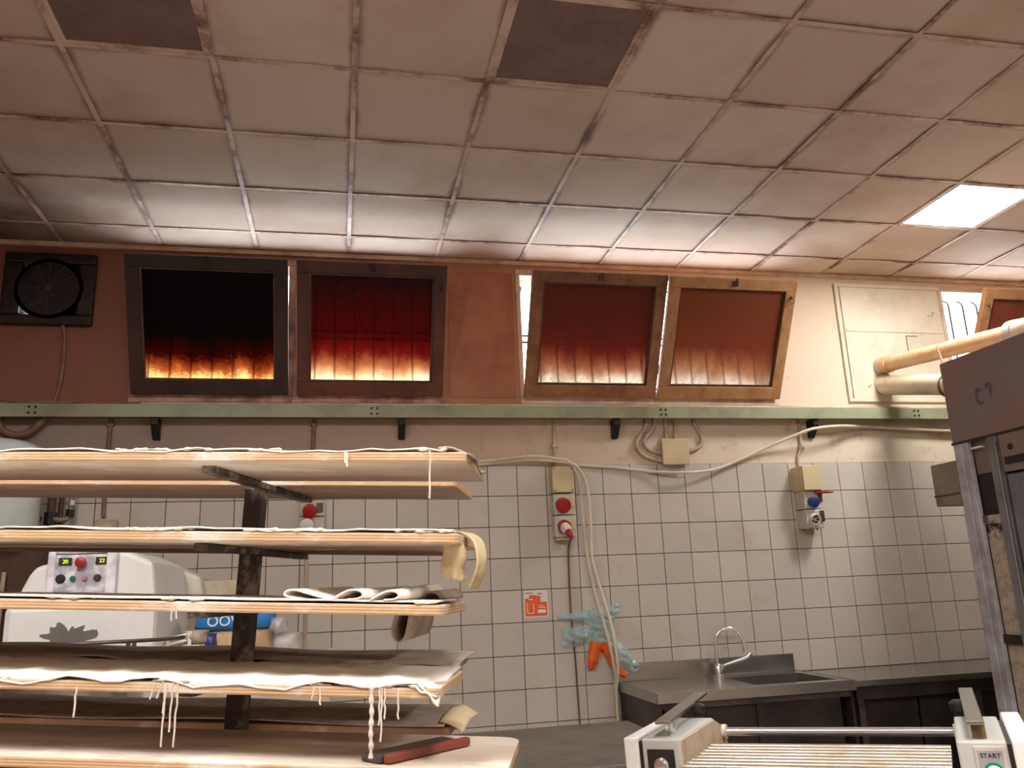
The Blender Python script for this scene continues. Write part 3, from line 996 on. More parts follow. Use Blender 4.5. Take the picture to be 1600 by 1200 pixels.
# ------------------------------------------------------------------ sink unit
SZ = .91
t = thing('sink_unit', (2.4, -.35, 0), 'stainless steel sink unit with gooseneck tap against the tiles', 'sink')
xa, xb, ya = 1.775, 3.03, -.70
b = B()
bxl, bxr, byf, byb = 2.44, 2.98, -.60, -.16
for a in ((xa, bxl, ya, -.005), (bxr, xb, ya, -.005), (bxl, bxr, ya, byf), (bxl, bxr, byb, -.005)):
    box(b, a[0], a[1], a[2], a[3], SZ - .012, SZ)
make('worktop', b, 'steel', t)
b = bx(xa, xb, ya - .004, ya, SZ - .055, SZ + .004)
box(b, xa - .004, xa, ya, -.005, SZ - .055, SZ + .004)
box(b, xb, xb + .004, ya, -.005, SZ - .055, SZ + .004)
make('rim', b, 'steel', t, bevel=.002)
b = B()
for a in ((bxl, bxl + .004, byf, byb), (bxr - .004, bxr, byf, byb), (bxl, bxr, byf, byf + .004), (bxl, bxr, byb - .004, byb)):
    box(b, a[0], a[1], a[2], a[3], SZ - .22, SZ - .002)
box(b, bxl, bxr, byf, byb, SZ - .225, SZ - .22)
make('basin', b, 'steel', t)
make('backsplash', bx(xa, xb, -.022, -.005, SZ, 1.02), 'steel', t, bevel=.003)
make('side_panel', bx(xa + .01, xa + .03, ya + .02, -.02, .1, SZ - .055), 'darksteel', t)
make('side_panel', bx(xb - .03, xb - .01, ya + .02, -.02, .1, SZ - .055), 'shelfdark', t)
make('back_panel', bx(xa + .03, xb - .03, -.03, -.02, .1, SZ - .22), 'shelfdark', t)
make('door', bx(xa + .05, 2.40, ya + .035, ya + .05, .14, SZ - .09), 'shelfdark', t, bevel=.002)
make('door', bx(2.39, xb - .10, ya + .02, ya + .034, .14, SZ - .09), 'shelfdark', t, bevel=.002)
make('rail', bx(xa + .03, xb - .03, ya + .015, ya + .035, SZ - .09, SZ - .055), 'darksteel', t)
for x in (xa + .02, xb - .06):
    for y in (ya + .03, -.06):
        make('leg', bx(x, x + .04, y - .02, y + .02, 0, .14), 'darksteel', t)
tp = make('faucet', tb([(2.43, -.11, SZ), (2.43, -.11, 1.08), (2.432, -.112, 1.14), (2.46, -.118, 1.19), (2.52, -.125, 1.212), (2.58, -.132, 1.19), (2.612, -.14, 1.13), (2.62, -.142, 1.075)], .0115, 12), 'chrome', t, smooth=True)
b = B()
lathe(b, (2.435, -.11, SZ), (0, 0, 1), [(0, .03), (.01, .03), (.014, .022), (.07, .022), (.08, .014)], 20)
make('base', b, 'chrome', tp, smooth=True)
b = tb([(2.455, -.115, .975), (2.52, -.15, 1.0), (2.60, -.19, 1.03), (2.63, -.20, 1.055)], .008, 10, 5, rs=lambda f: .007 + .007 * f)
make('lever', b, 'chrome', tp, smooth=True)
make('lever_hub', cy((2.455, -.115, .955), (2.455, -.115, .99), .018, 16), 'chrome', tp, smooth=True)
b = B()
cyl(b, (2.62, -.142, 1.078), (2.622, -.142, 1.06), .015, 14)
make('spout_tip', b, 'chrome', tp, smooth=True)

# ------------------------------------------------------------------ worktop to the right
t = thing('work_table', (3.8, -.33, 0), 'low stainless worktop with a dark open underside, right of the sink', 'table')
make('top', bx(3.045, 4.75, -.66, -.005, .865, .90), 'steel', t, bevel=.003)
make('front_rail', bx(3.06, 4.74, -.65, -.63, .79, .865), 'shelfdark', t)
make('lower_shelf', bx(3.07, 4.73, -.62, -.03, .28, .30), 'shelfdark', t)
make('back_panel', bx(3.07, 4.73, -.04, -.03, .3, .86), 'shelfdark', t)
for k in range(4):
    xs_ = 3.10 + k * .42
    make('door', bx(xs_, xs_ + .40, -.60, -.585, .32, .78), 'shelfdark', t, bevel=.002)
for x in (3.065, 3.88, 4.69):
    make('leg', bx(x, x + .04, -.65, -.61, 0, .79), 'darksteel', t)
    make('leg', bx(x, x + .04, -.06, -.02, 0, .865), 'darksteel', t)

# grey table in the middle of the room
t = thing('prep_table', (.75, -1.6, 0), 'plain dull grey prep table between the rack and the sheeter', 'table')
make('top', bx(.05, 1.45, -2.1, -1.12, .82, .85), 'preptop', t, bevel=.004)
make('apron', bx(.09, 1.41, -2.06, -1.16, .74, .82), 'darksteel', t)
for x in (.11, 1.35):
    for y in (-2.04, -1.22):
        make('leg', bx(x, x + .04, y, y + .04, 0, .74), 'darksteel', t)

# ------------------------------------------------------------------ oven with hood
XH = 3.54
t = thing('oven', (4.2, -1.9, 0), 'tall worn oven with a brown enamel hood at the room edge', 'oven')
b = B()
prism(b, [(-1.21, 2.735), (-2.6, 2.735), (-2.6, 2.24), (-1.21, 2.24)], 'x', XH, 4.7)
hood = make('hood', b, 'hood', t, bevel=.006)
make('hood_lip', bx(XH - .004, XH, -2.6, -1.206, 2.236, 2.25), 'shelfdark', hood)
for pts in ([(-1.50, 2.50), (-1.475, 2.52), (-1.46, 2.49), (-1.47, 2.44), (-1.50, 2.43)], [(-1.535, 2.51), (-1.55, 2.53), (-1.57, 2.525), (-1.565, 2.48), (-1.555, 2.45)]):
    make('smudge_mark', tb([(XH - .0005, y, z) for y, z in pts], .007, 6), 'hoodmark', hood)
make('corner_post', bx(XH, XH + .03, -1.325, -1.215, 0, 2.24), 'greypost', t, bevel=.004)
make('corner_flange', bx(XH - .012, XH, -1.285, -1.228, 0, 2.235), 'greypost', t, bevel=.003)
make('upper_panel', bx(XH + .035, XH + .06, -1.50, -1.325, 2.05, 2.24), 'hood', t)
make('side_panel', bx(XH + .035, XH + .05, -1.50, -1.325, .1, 2.05), 'flake', t)
for z, m in ((1.79, 'flakebar'), (1.15, 'shelfdark')):
    make('cross_bar', bx(XH + .015, XH + .035, -1.47, -1.325, z - .025, z + .025), m, t, bevel=.003)
make('inner_post', bx(XH + .0, XH + .035, -1.545, -1.47, 0, 2.24), 'bluegrey', t, bevel=.004)
make('post_edge', bx(XH - .012, XH, -1.545, -1.535, 0, 2.20), 'steel', t)
make('front_panel', bx(XH + .01, XH + .04, -2.55, -1.56, .1, 2.02), 'bluegrey', t, bevel=.006)
make('control_panel', bx(XH + .0, XH + .04, -2.55, -1.555, 2.03, 2.24), 'hood', t, bevel=.004)
make('vent_slot', bx(XH - .006, XH + .002, -1.72, -1.58, 2.07, 2.11), 'black', t)
make('knob_hole', cy((XH - .003, -1.63, 2.16), (XH + .01, -1.63, 2.16), .018, 16), 'black', t)
make('body', bx(XH + .06, 4.7, -2.6, -1.23, .08, 2.24), 'shelfdark', t)
for x in (XH + .1, 4.6):
    for y in (-2.5, -1.3):
        make('foot', cy((x, y, 0), (x, y, .08), .035, 12), 'black', t)
make('rag_clip', bx(XH - .004, XH + .03, -1.42, -1.35, 2.19, 2.2), 'white', t)

t = thing('metal_duct_box', (3.75, -1.1, 1.9), 'dull grey sheet metal box behind the oven post', 'duct')
make('box', bx(XH + .004, 3.95, -1.214, -.99, 1.90, 2.15), 'ductgrey', t, bevel=.004)
make('fold_strip', bx(XH - .002, XH + .004, -1.20, -.99, 1.955, 1.965), 'darksteel', t)

# pipes between the boarded window and the hood
t = thing('drain_pipe', (4.05, -.6, 2.9), 'orange plastic pipe slanting from the painted board to the hood top', 'pipe')
p0, p1 = Vector((4.04, -.015, 3.055)), Vector((4.00, -1.40, 2.90))
make('pipe', tb([p0, (p0 + p1) / 2, p1], .055, 20), 'pipeorange', t, smooth=True)
d = (p1 - p0).normalized()
make('socket_collar', cy(p0, p0 + d * .12, .062, 24), 'pipeorange', t, smooth=True)
make('tape_wrap', cy(p0 + d * .0, p0 + d * .05, .064, 24), 'tape', t, smooth=True)
make('elbow', tb([p1 - d * .06, p1 + d * .03, p1 + Vector((.05, -.06, -.05)), p1 + Vector((.06, -.08, -.16))], .07, 20), 'pipecream', t, smooth=True)
make('elbow_collar', cy(p1 - d * .09, p1 - d * .03, .077, 24), 'tape', t, smooth=True)
t = thing('flue_duct', (4.0, -.6, 2.78), 'thick cream duct from the painted board into the hood', 'pipe')
make('duct', tb([(4.04, -.015, 2.905), (4.0, -.3, 2.835), (3.93, -.7, 2.74), (3.86, -1.0, 2.655), (3.83, -1.208, 2.57)], .072, 24), 'pipecream', t, smooth=True)
make('duct_collar', cy((4.04, -.0151, 2.905), (4.035, -.04, 2.9), .078, 24), 'pipecream', t, smooth=True)
def rope_loop(c, d, r, n=16):
    return [q for q in ring(c, d, r, n)] + [ring(c, d, r, n)[0]]
make('tie_rope', tb(rope_loop(Vector((3.895, -.86, 2.695)), (-.2, -1, -.28), .078), .007, 6, 2), 'rope', label='dirty rope tied around the cream duct', category='rope')
make('tie_rope', tb([(4.0, -.72, 3.03), (3.965, -.72, 2.99), (3.94, -.76, 2.94), (3.915, -.80, 2.88), (3.89, -.84, 2.82), (3.88, -.86, 2.785)], .007, 6), 'rope', label='frayed rope end hanging between the two pipes', category='rope')

# ------------------------------------------------------------------ board rack (leaning a little)
th, ta = radians(-16), radians(3)
ru = Vector((cos(th) * cos(ta), sin(th) * cos(ta), -sin(ta)))
rw = Vector((-sin(th), cos(th), 0))
rn = ru.cross(rw)
RM = Matrix((ru, rw, rn)).transposed()
RP = Vector((.18283, -3.90389, 1.77420))
RZ = 1.775
R0 = RP - rn * RZ
LEV = [0, -.146, -.270, -.407, -.534]
TH = .018
rack = thing('board_rack', R0, 'black iron bakery rack post with arms carrying the stacked boards', 'rack', M=RM)
def L(name, b, m, parent=rack, **k):
    for v in b.verts:
        v.co.z += RZ
    return make(name, b, m, parent, local=True, **k)
def rthing(name, u, w, n, label, cat, group=None):
    return thing(name, R0 + ru * u + rw * w + rn * (n + RZ), label, cat, group, M=RM)
for pu in (-.477, -1.75):
    L('post', bx(pu - .02, pu + .02, .325, .365, -RZ + .09, -.03), 'rackiron', bevel=.003)
    for z in LEV:
        L('arm', bx(pu + .0, pu + .028, .06, .66, z - TH - .014, z - TH - .0005), 'rackiron', bevel=.002)
    L('foot', bx(pu - .03, pu + .03, -.02, .72, -RZ + .07, -RZ + .12), 'rackiron', bevel=.004)
    for w in (.03, .66):
        L('wheel', cy((pu - .02, w, -RZ + .035), (pu + .02, w, -RZ + .035), .035, 18), 'black', smooth=True)
L('base_rail', bx(-1.75, -.477, .325, .365, -RZ + .12, -RZ + .16), 'rackiron')

def board(u0, u1, w0, w1, z, m, label, rr=.02, warp=.002, t=TH):
    """long thin board, rounded right-hand corners, a little warped"""
    poly = [(u0, w0)]
    for k in range(5):
        a = -pi / 2 + k * pi / 8
        poly.append((u1 - rr + rr * cos(a), w0 + rr + rr * sin(a)))
    for k in range(5):
        a = k * pi / 8
        poly.append((u1 - rr + rr * cos(a), w1 - rr + rr * sin(a)))
    poly.append((u0, w1))
    b = B()
    prism(b, poly, 'z', z - t, z)
    o = thing_board = rthing('proofing_board', (u0 + u1) / 2, (w0 + w1) / 2, z - t, label, 'board', 'boards on the rack')
    b.transform(Matrix.Translation((-(u0 + u1) / 2, -(w0 + w1) / 2, -(z - t))))
    me = make('plank', b, m, o, local=True, bevel=.002)
    return o
names = ['topmost', 'second', 'third', 'fourth', 'lowest']
FU = [.045, .035, .012, .01, .128]
FW = [.0, .0, .0, .0, .0]
for k, z in enumerate(LEV):
    board(-1.98, FU[k], 0.0, .315 if k == 4 else .305, z, 'ply' if k < 4 else 'ply', ['front board on the topmost rack arms, pale underside showing', 'front board on the second rack arms, cloth scraps hanging off its end',
          'front board at eye level under the pleated cloth', 'front board under the bright white cloth with hanging threads', 'lowest front board with a rounded corner carrying the red-edged tool'][k], rr=.012 if k < 4 else .035)
RU = [-.03, -.06, -.05, -.03, -.03]
for k, z in enumerate(LEV):
    board(-1.98, RU[k], .39, .70, z, 'plyshade' if k else 'ply', ['rear board on the topmost rack arms, its slanted end showing', 'shaded rear board directly behind the board with hanging cloth scraps',
          'rear board at eye level behind the pleated cloth', 'rear board in shadow behind the bright white cloth', 'rear board in shadow behind the lowest board'][k], rr=.012)

# linen cloths on the boards
def cloth(label, fn, nu, nv, m='linen', base=(0, 0, 0), solid=.003):
    b = B()
    sheet(b, fn, nu, nv)
    o = rthing('linen_cloth', base[0], base[1], base[2], label, 'cloth', 'linen cloths on the rack boards')
    b.transform(Matrix.Translation((-base[0], -base[1], -base[2])))
    make('fabric', b, m, o, local=True, smooth=True, solid=solid)
    return o
rnd = random.Random(3)
def wav(u, w, s=1.0):
    return s * (.0018 * sin(23 * u + 3 * w) + .0014 * sin(51 * u + 40 * w) + .001 * sin(97 * u))
def flat(u0, u1, w0, w1, z, drop=.006, amp=1.0):
    def fn(a, v):
        u = u0 + (u1 - u0) * a
        w = w0 + (w1 - w0) * v
        zz = z + .004 + abs(wav(u, w, amp)) + .001
        if v < .04:
            zz -= drop * (1 + .8 * sin(19 * u) + .5 * sin(57 * u))
            w -= .001
        return (u, w, zz)
    return fn
def threads(o, base, specs, r=.0016):
    for pts in specs:
        b = tb([(p[0] - base[0] + (.0005 * sin(9 * i + p[0] * 50)), p[1] - base[1], p[2] - base[2]) for i, p in enumerate(pts)], r, 6, 5)
        make('loose_thread', b, 'thread', o, local=True, smooth=True)
def hang(u, z0, z1, w=-.006, sway=.002):
    n = 6
    return [(u + sway * (k / n) + .0006 * sin(k * 2.1 + u * 90), w, z0 + (z1 - z0) * k / n) for k in range(n + 1)]
def crumbs(o, base, z, spans, w=-.0045):
    """dry dough crust stuck along the front edge"""
    for (ua, ub) in spans:
        b = B()
        n = max(6, int((ub - ua) / .005))
        rings = []
        for i in range(n + 1):
            u = ua + (ub - ua) * i / n
            r = max(.0008, (.0022 + .0016 * sin(u * 140) + .0012 * sin(u * 311))) * (1 if 0 < i < n else .3)
            rings.append([p - Vector(base) for p in ring((u, w + .006, z + .001 * sin(u * 77)), (1, 0, 0), r, 8)])
        loft(b, rings)
        make('dough_crust', b, 'dough', o, local=True, smooth=True)
# topmost: cloth lies on the board (seen only at its ragged edge and curled end)
bs = (-.9, .15, LEV[0])
o = cloth('floury cloth on the topmost board, its end curling over', flat(-1.97, .0, .0, .30, LEV[0], .004), 60, 8, base=bs)
b = B()
def curl(a, v):
    w = .01 + .25 * v
    u = -.01 + .062 * a
    z = LEV[0] + .007 - .022 * max(0, a - .45) ** 1.5 * (1 + .5 * sin(9 * v)) + .003 * sin(30 * w + 5 * a)
    return Vector((u + .006 * sin(25 * w), w, z)) - Vector(bs)
sheet(b, curl, 8, 10)
make('curled_end', b, 'linengrey', o, local=True, smooth=True, solid=.004)
threads(o, bs, [hang(-.02, LEV[0] + .002, LEV[0] - .085), hang(-.178, LEV[0], LEV[0] - .022), hang(-.174, LEV[0], LEV[0] - .028)], .002)
crumbs(o, bs, LEV[0] + .004, [(-.62, -.42), (-.38, -.30), (-.05, .01), (-1.0, -.9)])
# second board: scraps hanging off its end
bs = (-.9, .15, LEV[1])
o = cloth('floury cloth on the second board with two stiff scraps hanging off its end', flat(-1.97, .02, .0, .30, LEV[1], .003), 60, 8, base=bs)
def scrapA(a, v):
    u = -.006 + .042 * a + .004 * sin(6 * v)
    z = LEV[1] - .012 - (.062 + .012 * a) * v + .004 * sin(11 * a + 3 * v)
    return Vector((u + .006 * v, .05 + .014 * sin(5 * a + 2) + .01 * v, z)) - Vector(bs)
b = B()
sheet(b, scrapA, 10, 8)
make('scrap', b, 'linenold', o, local=True, smooth=True, solid=.003)
pathB = smooth_path([(.012, .1, LEV[1] + .008), (.034, .1, LEV[1] + .006), (.054, .1, LEV[1] - .008), (.064, .1, LEV[1] - .04), (.062, .1, LEV[1] - .07), (.054, .1, LEV[1] - .095)], 4)
def scrapB(a, v):
    i = min(int(a * (len(pathB) - 1)), len(pathB) - 1)
    q = pathB[i]
    return Vector((q.x + .016 * (v - .5) * (1 - .3 * a) + .004 * sin(4 * a), q.y + .05 * (v - .5), q.z)) - Vector(bs)
b = B()
sheet(b, scrapB, len(pathB) - 1, 6)
make('scrap', b, 'linenold', o, local=True, smooth=True, solid=.003)
crumbs(o, bs, LEV[1] + .003, [(-.60, -.45), (-.08, .02), (-.36, -.2)])
# third: pleated cloth
bs = (-.9, .15, LEV[2])
z3 = LEV[2] + .004
pr = [(-1.97, 0), (-1.5, .001), (-1.1, 0), (-.8, .001), (-.6, .0), (-.45, .001), (-.33, 0), (-.2, .001), (-.1, .0), (.0, .001)]
PP = smooth_path([(p[0], 0, p[1]) for p in pr], 4)
def pleat(a, v):
    q = PP[min(int(round(a * (len(PP) - 1))), len(PP) - 1)]
    w = .004 + .29 * v
    up = q.z * (1 + .35 * sin(3 * v + q.x * 20)) if q.z > .002 else q.z
    return Vector((q.x + .10 * v * (q.z > .002) * q.z * 20, w, z3 + up + .001))
o = cloth('white linen cloth folded into three pleats on the eye-level board', pleat, len(PP) - 1, 8, base=bs, solid=.0035)
def fold(pts, shift, grow, w0, w1, m='linen'):
    q = smooth_path([(p[0], 0, p[1]) for p in pts], 4)
    b = B()
    def fn(a, v):
        p = q[min(int(round(a * (len(q) - 1))), len(q) - 1)]
        return Vector((p.x + shift * v, w0 + (w1 - w0) * v, z3 + .003 + p.z * (1 + grow * v))) - Vector(bs)
    sheet(b, fn, len(q) - 1, 5)
    make('fold', b, m, o, local=True, smooth=True, solid=.0035)
fold([(-.245, .0005), (-.262, .002), (-.275, .006), (-.272, .013), (-.258, .0155), (-.235, .010), (-.21, .004), (-.188, .001)], .03, .25, .006, .26)
fold([(-.186, .0), (-.172, .010), (-.156, .0165), (-.140, .0155), (-.133, .008), (-.142, .002), (-.16, .0005)], .045, .3, .004, .26)
fold([(-.118, .0), (-.103, .0095), (-.088, .0155), (-.074, .0145), (-.068, .008), (-.076, .002), (-.095, .0005)], .04, .75, .002, .24)
fold([(-.055, .0), (-.046, .010), (-.032, .014), (-.018, .010), (-.012, .002)], .02, .3, .12, .28, 'linengrey')
b = B()
lp = smooth_path([(-.092, 0, -.290), (-.099, 0, -.315), (-.094, 0, -.334), (-.084, 0, -.339), (-.075, 0, -.331), (-.070, 0, -.312), (-.067, 0, -.290)], 4)
def loop(a, v):
    q = lp[min(int(round(a * (len(lp) - 1))), len(lp) - 1)]
    return Vector((q.x + .02 * v, .10 + .16 * v, q.z + .006 * v)) - Vector(bs)
sheet(b, loop, len(lp) - 1, 4)
make('hanging_loop', b, 'linengrey', o, local=True, smooth=True, solid=.003)
threads(o, bs, [hang(-.475, LEV[2] - .004, LEV[2] - .034), hang(-.466, LEV[2] - .004, LEV[2] - .03)], .0014)
crumbs(o, bs, LEV[2] + .004, [(-.72, -.62), (-.50, -.42), (-.04, .0)])
# fourth: bright cloth with threads
bs = (-.9, .15, LEV[3])
def lay4(a, v):
    u = -1.97 + 1.975 * a
    w = .0 + .30 * v
    zz = LEV[3] + .006 + abs(wav(u, w, 1.2))
    if v < .05:
        zz -= .008 * (1 + .6 * sin(14 * u) + .6 * sin(41 * u))
        w = -.002
    if a > .985:
        zz -= .012 * (1 - v)
    return Vector((u, w, zz))
o = cloth('bright white cloth on the fourth board with long hanging threads', lay4, 120, 10, base=bs)
threads(o, bs, [hang(-.632, LEV[3] - .01, LEV[3] - .06), hang(-.470, LEV[3], LEV[3] - .104), hang(-.458, LEV[3], LEV[3] - .08), hang(-.448, LEV[3], LEV[3] - .104),
                hang(-.490, LEV[3], LEV[3] - .028, sway=-.006), hang(-.476, LEV[3], LEV[3] - .026, sway=-.008), hang(-.468, LEV[3], LEV[3] - .05, sway=-.003),
                hang(-.205, LEV[3], LEV[3] - .022, sway=-.004), hang(-.196, LEV[3], LEV[3] - .03),
                hang(-.088, LEV[3], LEV[3] - .086), hang(-.092, LEV[3], LEV[3] - .06), hang(-.083, LEV[3], LEV[3] - .05), hang(-.06, LEV[3], LEV[3] - .05)])
b = tb([(p[0] - bs[0], p[1] - bs[1], p[2] - bs[2]) for p in hang(-.106, LEV[3] + .002, LEV[3] - .112, sway=.004)], .004, 7, 5, rs=lambda f: .0036 + .0012 * sin(40 * f))
make('twisted_fringe', b, 'thread', o, local=True, smooth=True)
crumbs(o, bs, LEV[3] + .003, [(-.50, -.43), (-.22, -.18), (-.12, -.09), (-.09, -.01), (-.84, -.76)])
b = B()
sheet(b, lambda a, v: Vector((-.03 + .04 * a, -.003 + .03 * v, LEV[3] + .003 - .03 * a * (1 - v) - .004 * sin(9 * a))) - Vector(bs), 8, 4)
make('frayed_corner', b, 'linen', o, local=True, smooth=True, solid=.003)
# rear cloths, their shade put into the grey fabric colour
bs = (-.9, .55, LEV[3])
def lay4r(a, v):
    u, w = -1.97 + 1.96 * a, .385 + .31 * v
    return Vector((u, w, LEV[3] + .006 + .003 * sin(12 * u + 3 * v) - .010 * (v < .08) * (1 + sin(17 * u))))
cloth('shaded grey cloth on the rear board behind the bright white cloth', lay4r, 90, 12, 'linengrey', base=bs)
bs = (-.9, .15, LEV[4])
def lay5(a, v):
    u, w = -1.97 + 1.70 * a, .22 + .10 * v
    return Vector((u, w, LEV[4] + .004 + .003 * sin(9 * u) * sin(pi * v)))
bs = (-.9, .55, LEV[4])
def lay5r(a, v):
    u, w = -1.97 + 1.93 * a, .39 + .31 * v
    return Vector((u, w, LEV[4] + .006 + .003 * sin(9 * u + 7 * v)))
o = cloth('shaded grey cloth spread on the rear board behind the lowest board', lay5r, 60, 12, 'linengrey', base=bs)
b = B()
sheet(b, lambda a, v: Vector((-.05 + .05 * a, .40 + .30 * v, LEV[4] + .012 - .02 * a * a + .008 * sin(4 * v))) - Vector(bs), 8, 6)
make('stiff_end', b, 'linenold', o, local=True, smooth=True, solid=.004)

# wooden tool lying on the lowest board
tool = rthing('dough_cutter', -.03, .12, LEV[4], 'long flat dark tool with a red-brown wooden edge on the lowest board', 'tool')
e0, e1 = Vector((-.075, .022, 0)), Vector((.038, .205, 0))
ax = (e1 - e0).normalized()
sd = Vector((-ax.y, ax.x, 0))
Mt = Matrix(((ax.x, sd.x, 0, e0.x + .03), (ax.y, sd.y, 0, e0.y - .12), (0, 0, 1, 0), (0, 0, 0, 1)))
ln = (e1 - e0).length
b = bx(-.005, ln, -.004, .012, .001, .017)
b.transform(Mt)
make('wooden_edge', b, 'redwood', tool, local=True, bevel=.004)
b = bx(-.012, ln - .015, .012, .058, .001, .014)
b.transform(Mt)
make('blade', b, 'blade', tool, local=True, bevel=.003)

# ------------------------------------------------------------------ dough sheeter
sr = Vector((.78202722, -.62226639, .0348995))
sh = Vector((.62264568, .7825039, 0))
sn = sr.cross(sh)
SM = Matrix((sr, sh, sn)).transposed()
SP = Vector((.71639851, -3.6113712, -.32752 + EYE))
SZ0 = 1.203
sheeter = thing('dough_sheeter', SP - sn * SZ0, 'grey-white dough sheeter with chrome rod and roller guard in the foreground', 'machine', M=SM)
def S(name, b, m, parent=sheeter, **k):
    for v in b.verts:
        v.co.z += SZ0
    return make(name, b, m, parent, local=True, **k)
side = [(0, 0), (.29, 0), (.375, -.028), (.42, -.10), (.42, -.40), (0, -.40)]
def cheek(r0, r1, m):
    b = B()
    prism(b, side, 'x', r0, r1)
    return b
S('cheek', cheek(-.087, -.002, 0), 'sheeterpaint', bevel=.004)
S('cheek', cheek(.524, .606, 0), 'sheeterpaint', bevel=.004)
S('cheek_side', (lambda b: (prism(b, [(.004, -.004), (.286, -.004), (.37, -.031), (.414, -.10), (.414, -.40), (.004, -.40)], 'x', -.002, .002), b)[1])(B()), 'sheeterside')
cov = [(-.004, .003), (.33, .003), (.40, -.03), (.44, -.1), (.44, -.5), (-.004, -.5)]
for a in ((-.127, -.095), (.614, .65)):
    b = B()
    prism(b, cov, 'x', *a)
    S('side_cover', b, 'sheeterwhite', bevel=.004)
for a in ((-.095, -.087), (.606, .614)):
    b = B()
    prism(b, [(.004, -.006), (.28, -.006), (.36, -.04), (.40, -.1), (.40, -.45), (.004, -.45)], 'x', *a)
    S('rubber_seam', b, 'black')
def bar(rc, ang, f0, f1, w=.030):
    M = Matrix.Translation((rc, f0, 0)) @ Matrix.Rotation(ang, 4, 'Z')
    b = bx(-w / 2, w / 2, 0, f1 - f0, .028, .036)
    b.transform(M)
    o = S('flat_handle', b, 'steel', bevel=.002)
    return o
o = bar(-.037, radians(5), .005, .50, .034)
S('handle_post', cy((-.05, .10, -.002), (-.05, .10, .029), .012, 16), 'chrome', o, smooth=True)
o = bar(.562, radians(.5), -.005, .485)
S('handle_post', cy((.565, .03, -.002), (.565, .03, .029), .012, 16), 'rope', o, smooth=True)
for rc in (-.045, .538):
    b = B()
    lathe(b, (rc, .32, 0), (0, 0, 1), [(0, .012), (.008, .012), (.008, .018), (.024, .02), (.03, .012), (.03, 0)], 16)
    S('clamp_knob', b, 'black', smooth=True)
S('chrome_rod', cy((-.002, .36, -.042), (.524, .36, -.042), .010, 20), 'chrome', smooth=True)
for rc in (.0, .518):
    S('rod_bush', cy((rc, .36, -.042), (rc + .012, .36, -.042), .017, 16), 'dough', smooth=True)
gd = S('guard_frame', bx(.012, .51, -.118, -.106, -.056, -.044), 'gridbar', bevel=.002)
for rc in (.012, .502):
    S('guard_side', bx(rc, rc + .008, -.106, .20, -.056, -.044), 'gridbar', gd, bevel=.002)
for k in range(10):
    f = .195 - k * .033
    S('guard_bar', cy((.012, f, -.047), (.51, f, -.047), .0062, 10), 'gridbar', gd, smooth=True)
S('roller', cy((.0, .12, -.14), (.522, .12, -.14), .05, 32), 'chrome', smooth=True)
S('belt_deck', bx(.01, .515, -.45, .75, -.27, -.255), 'shelfdark', bevel=.003)
S('deck_frame', bx(.0, .524, -.45, .75, -.31, -.27), 'sheeterpaint', bevel=.004)
S('pedestal', bx(.02, .5, .02, .38, -SZ0 + .06, -.31), 'sheeterpaint', bevel=.01)
for rc in (.05, .47):
    for f in (.05, .35):
        S('castor', cy((rc - .015, f, -SZ0 + .035), (rc + .015, f, -SZ0 + .035), .034, 16), 'black', smooth=True)
# front faces
pl = S('control_plate', bx(-.076, -.016, -.004, 0, -.10, -.020), 'shelfdark', bevel=.002)
b = B()
lathe(b, (-.046, -.003, -.052), (0, -1, 0), [(0, .016), (.004, .016), (.006, .012), (.012, .011), (.013, 0)], 18)
S('dial', b, 'chrome', pl, smooth=True)
sp = S('start_plate', bx(.550, .602, -.004, 0, -.12, -.008), 'boxgrey', bevel=.003)
S('plate_inset', bx(.556, .596, -.006, -.004, -.115, -.014), 'greypost', sp, bevel=.001)
b = text_mesh('START', .0115, Matrix.Translation((.576, -.0064, -.024)) @ Matrix.Rotation(pi / 2, 4, 'X'))
S('lettering', b, 'black', sp)
b = B()
lathe(b, (.578, -.005, -.052), (0, -1, 0), [(0, .017), (.005, .017), (.006, .0135), (.006, 0)], 28)
S('button_ring', b, 'green_btn', sp, smooth=True)
b = B()
lathe(b, (.578, -.0105, -.052), (0, -1, 0), [(0, .0128), (.004, .012), (.005, 0)], 28)
S('start_button', b, 'greenlit', sp, smooth=True)

# ------------------------------------------------------------------ mixer behind the rack
t = thing('dough_mixer', (-1.0, -1.2, 0), 'cream dough mixer with a floury control panel behind the rack boards', 'mixer')
make('body', bx(-1.285, -.72, -1.7, -.62, .06, 1.54), 'mixer', t, bevel=.03)
b = B()
prism(b, [(-1.25, 1.53), (-1.20, 1.65), (-1.175, 1.685), (-1.12, 1.695), (-1.11, 1.735), (-.84, 1.735), (-.74, 1.69), (-.72, 1.53)], 'y', -1.72, -1.0)
make('head', b, 'mixer', t, bevel=.02)
b = B()
prism(b, [(-1.2, 1.53), (-.64, 1.53), (-.66, 1.64), (-.80, 1.70), (-1.1, 1.70), (-1.18, 1.65)], 'y', -1.0, -.62)
make('rear_cowl', b, 'mixerside', t, bevel=.02)
pnl = make('control_panel', bx(-1.10, -.905, -1.745, -1.715, 1.575, 1.728), 'panelgrey', t, bevel=.012)
b = B()
for a in ((-1.125, -1.095, 1.565, 1.74), (-.91, -.87, 1.565, 1.74), (-1.095, -.91, 1.728, 1.742), (-1.095, -.91, 1.562, 1.576)):
    box(b, a[0], a[1], -1.75, -1.72, a[2], a[3])
make('plastic_film', b, 'film', pnl, bevel=.008)
for x, s in ((-1.06, '20'), (-.925, '22')):
    make('display', bx(x - .024, x + .024, -1.748, -1.744, 1.683, 1.713), 'shelfdark', pnl)
    make('digits', text_mesh(s, .021, Matrix.Translation((x, -1.749, 1.698)) @ Matrix.Rotation(pi / 2, 4, 'X')), 'led', pnl)
b = B()
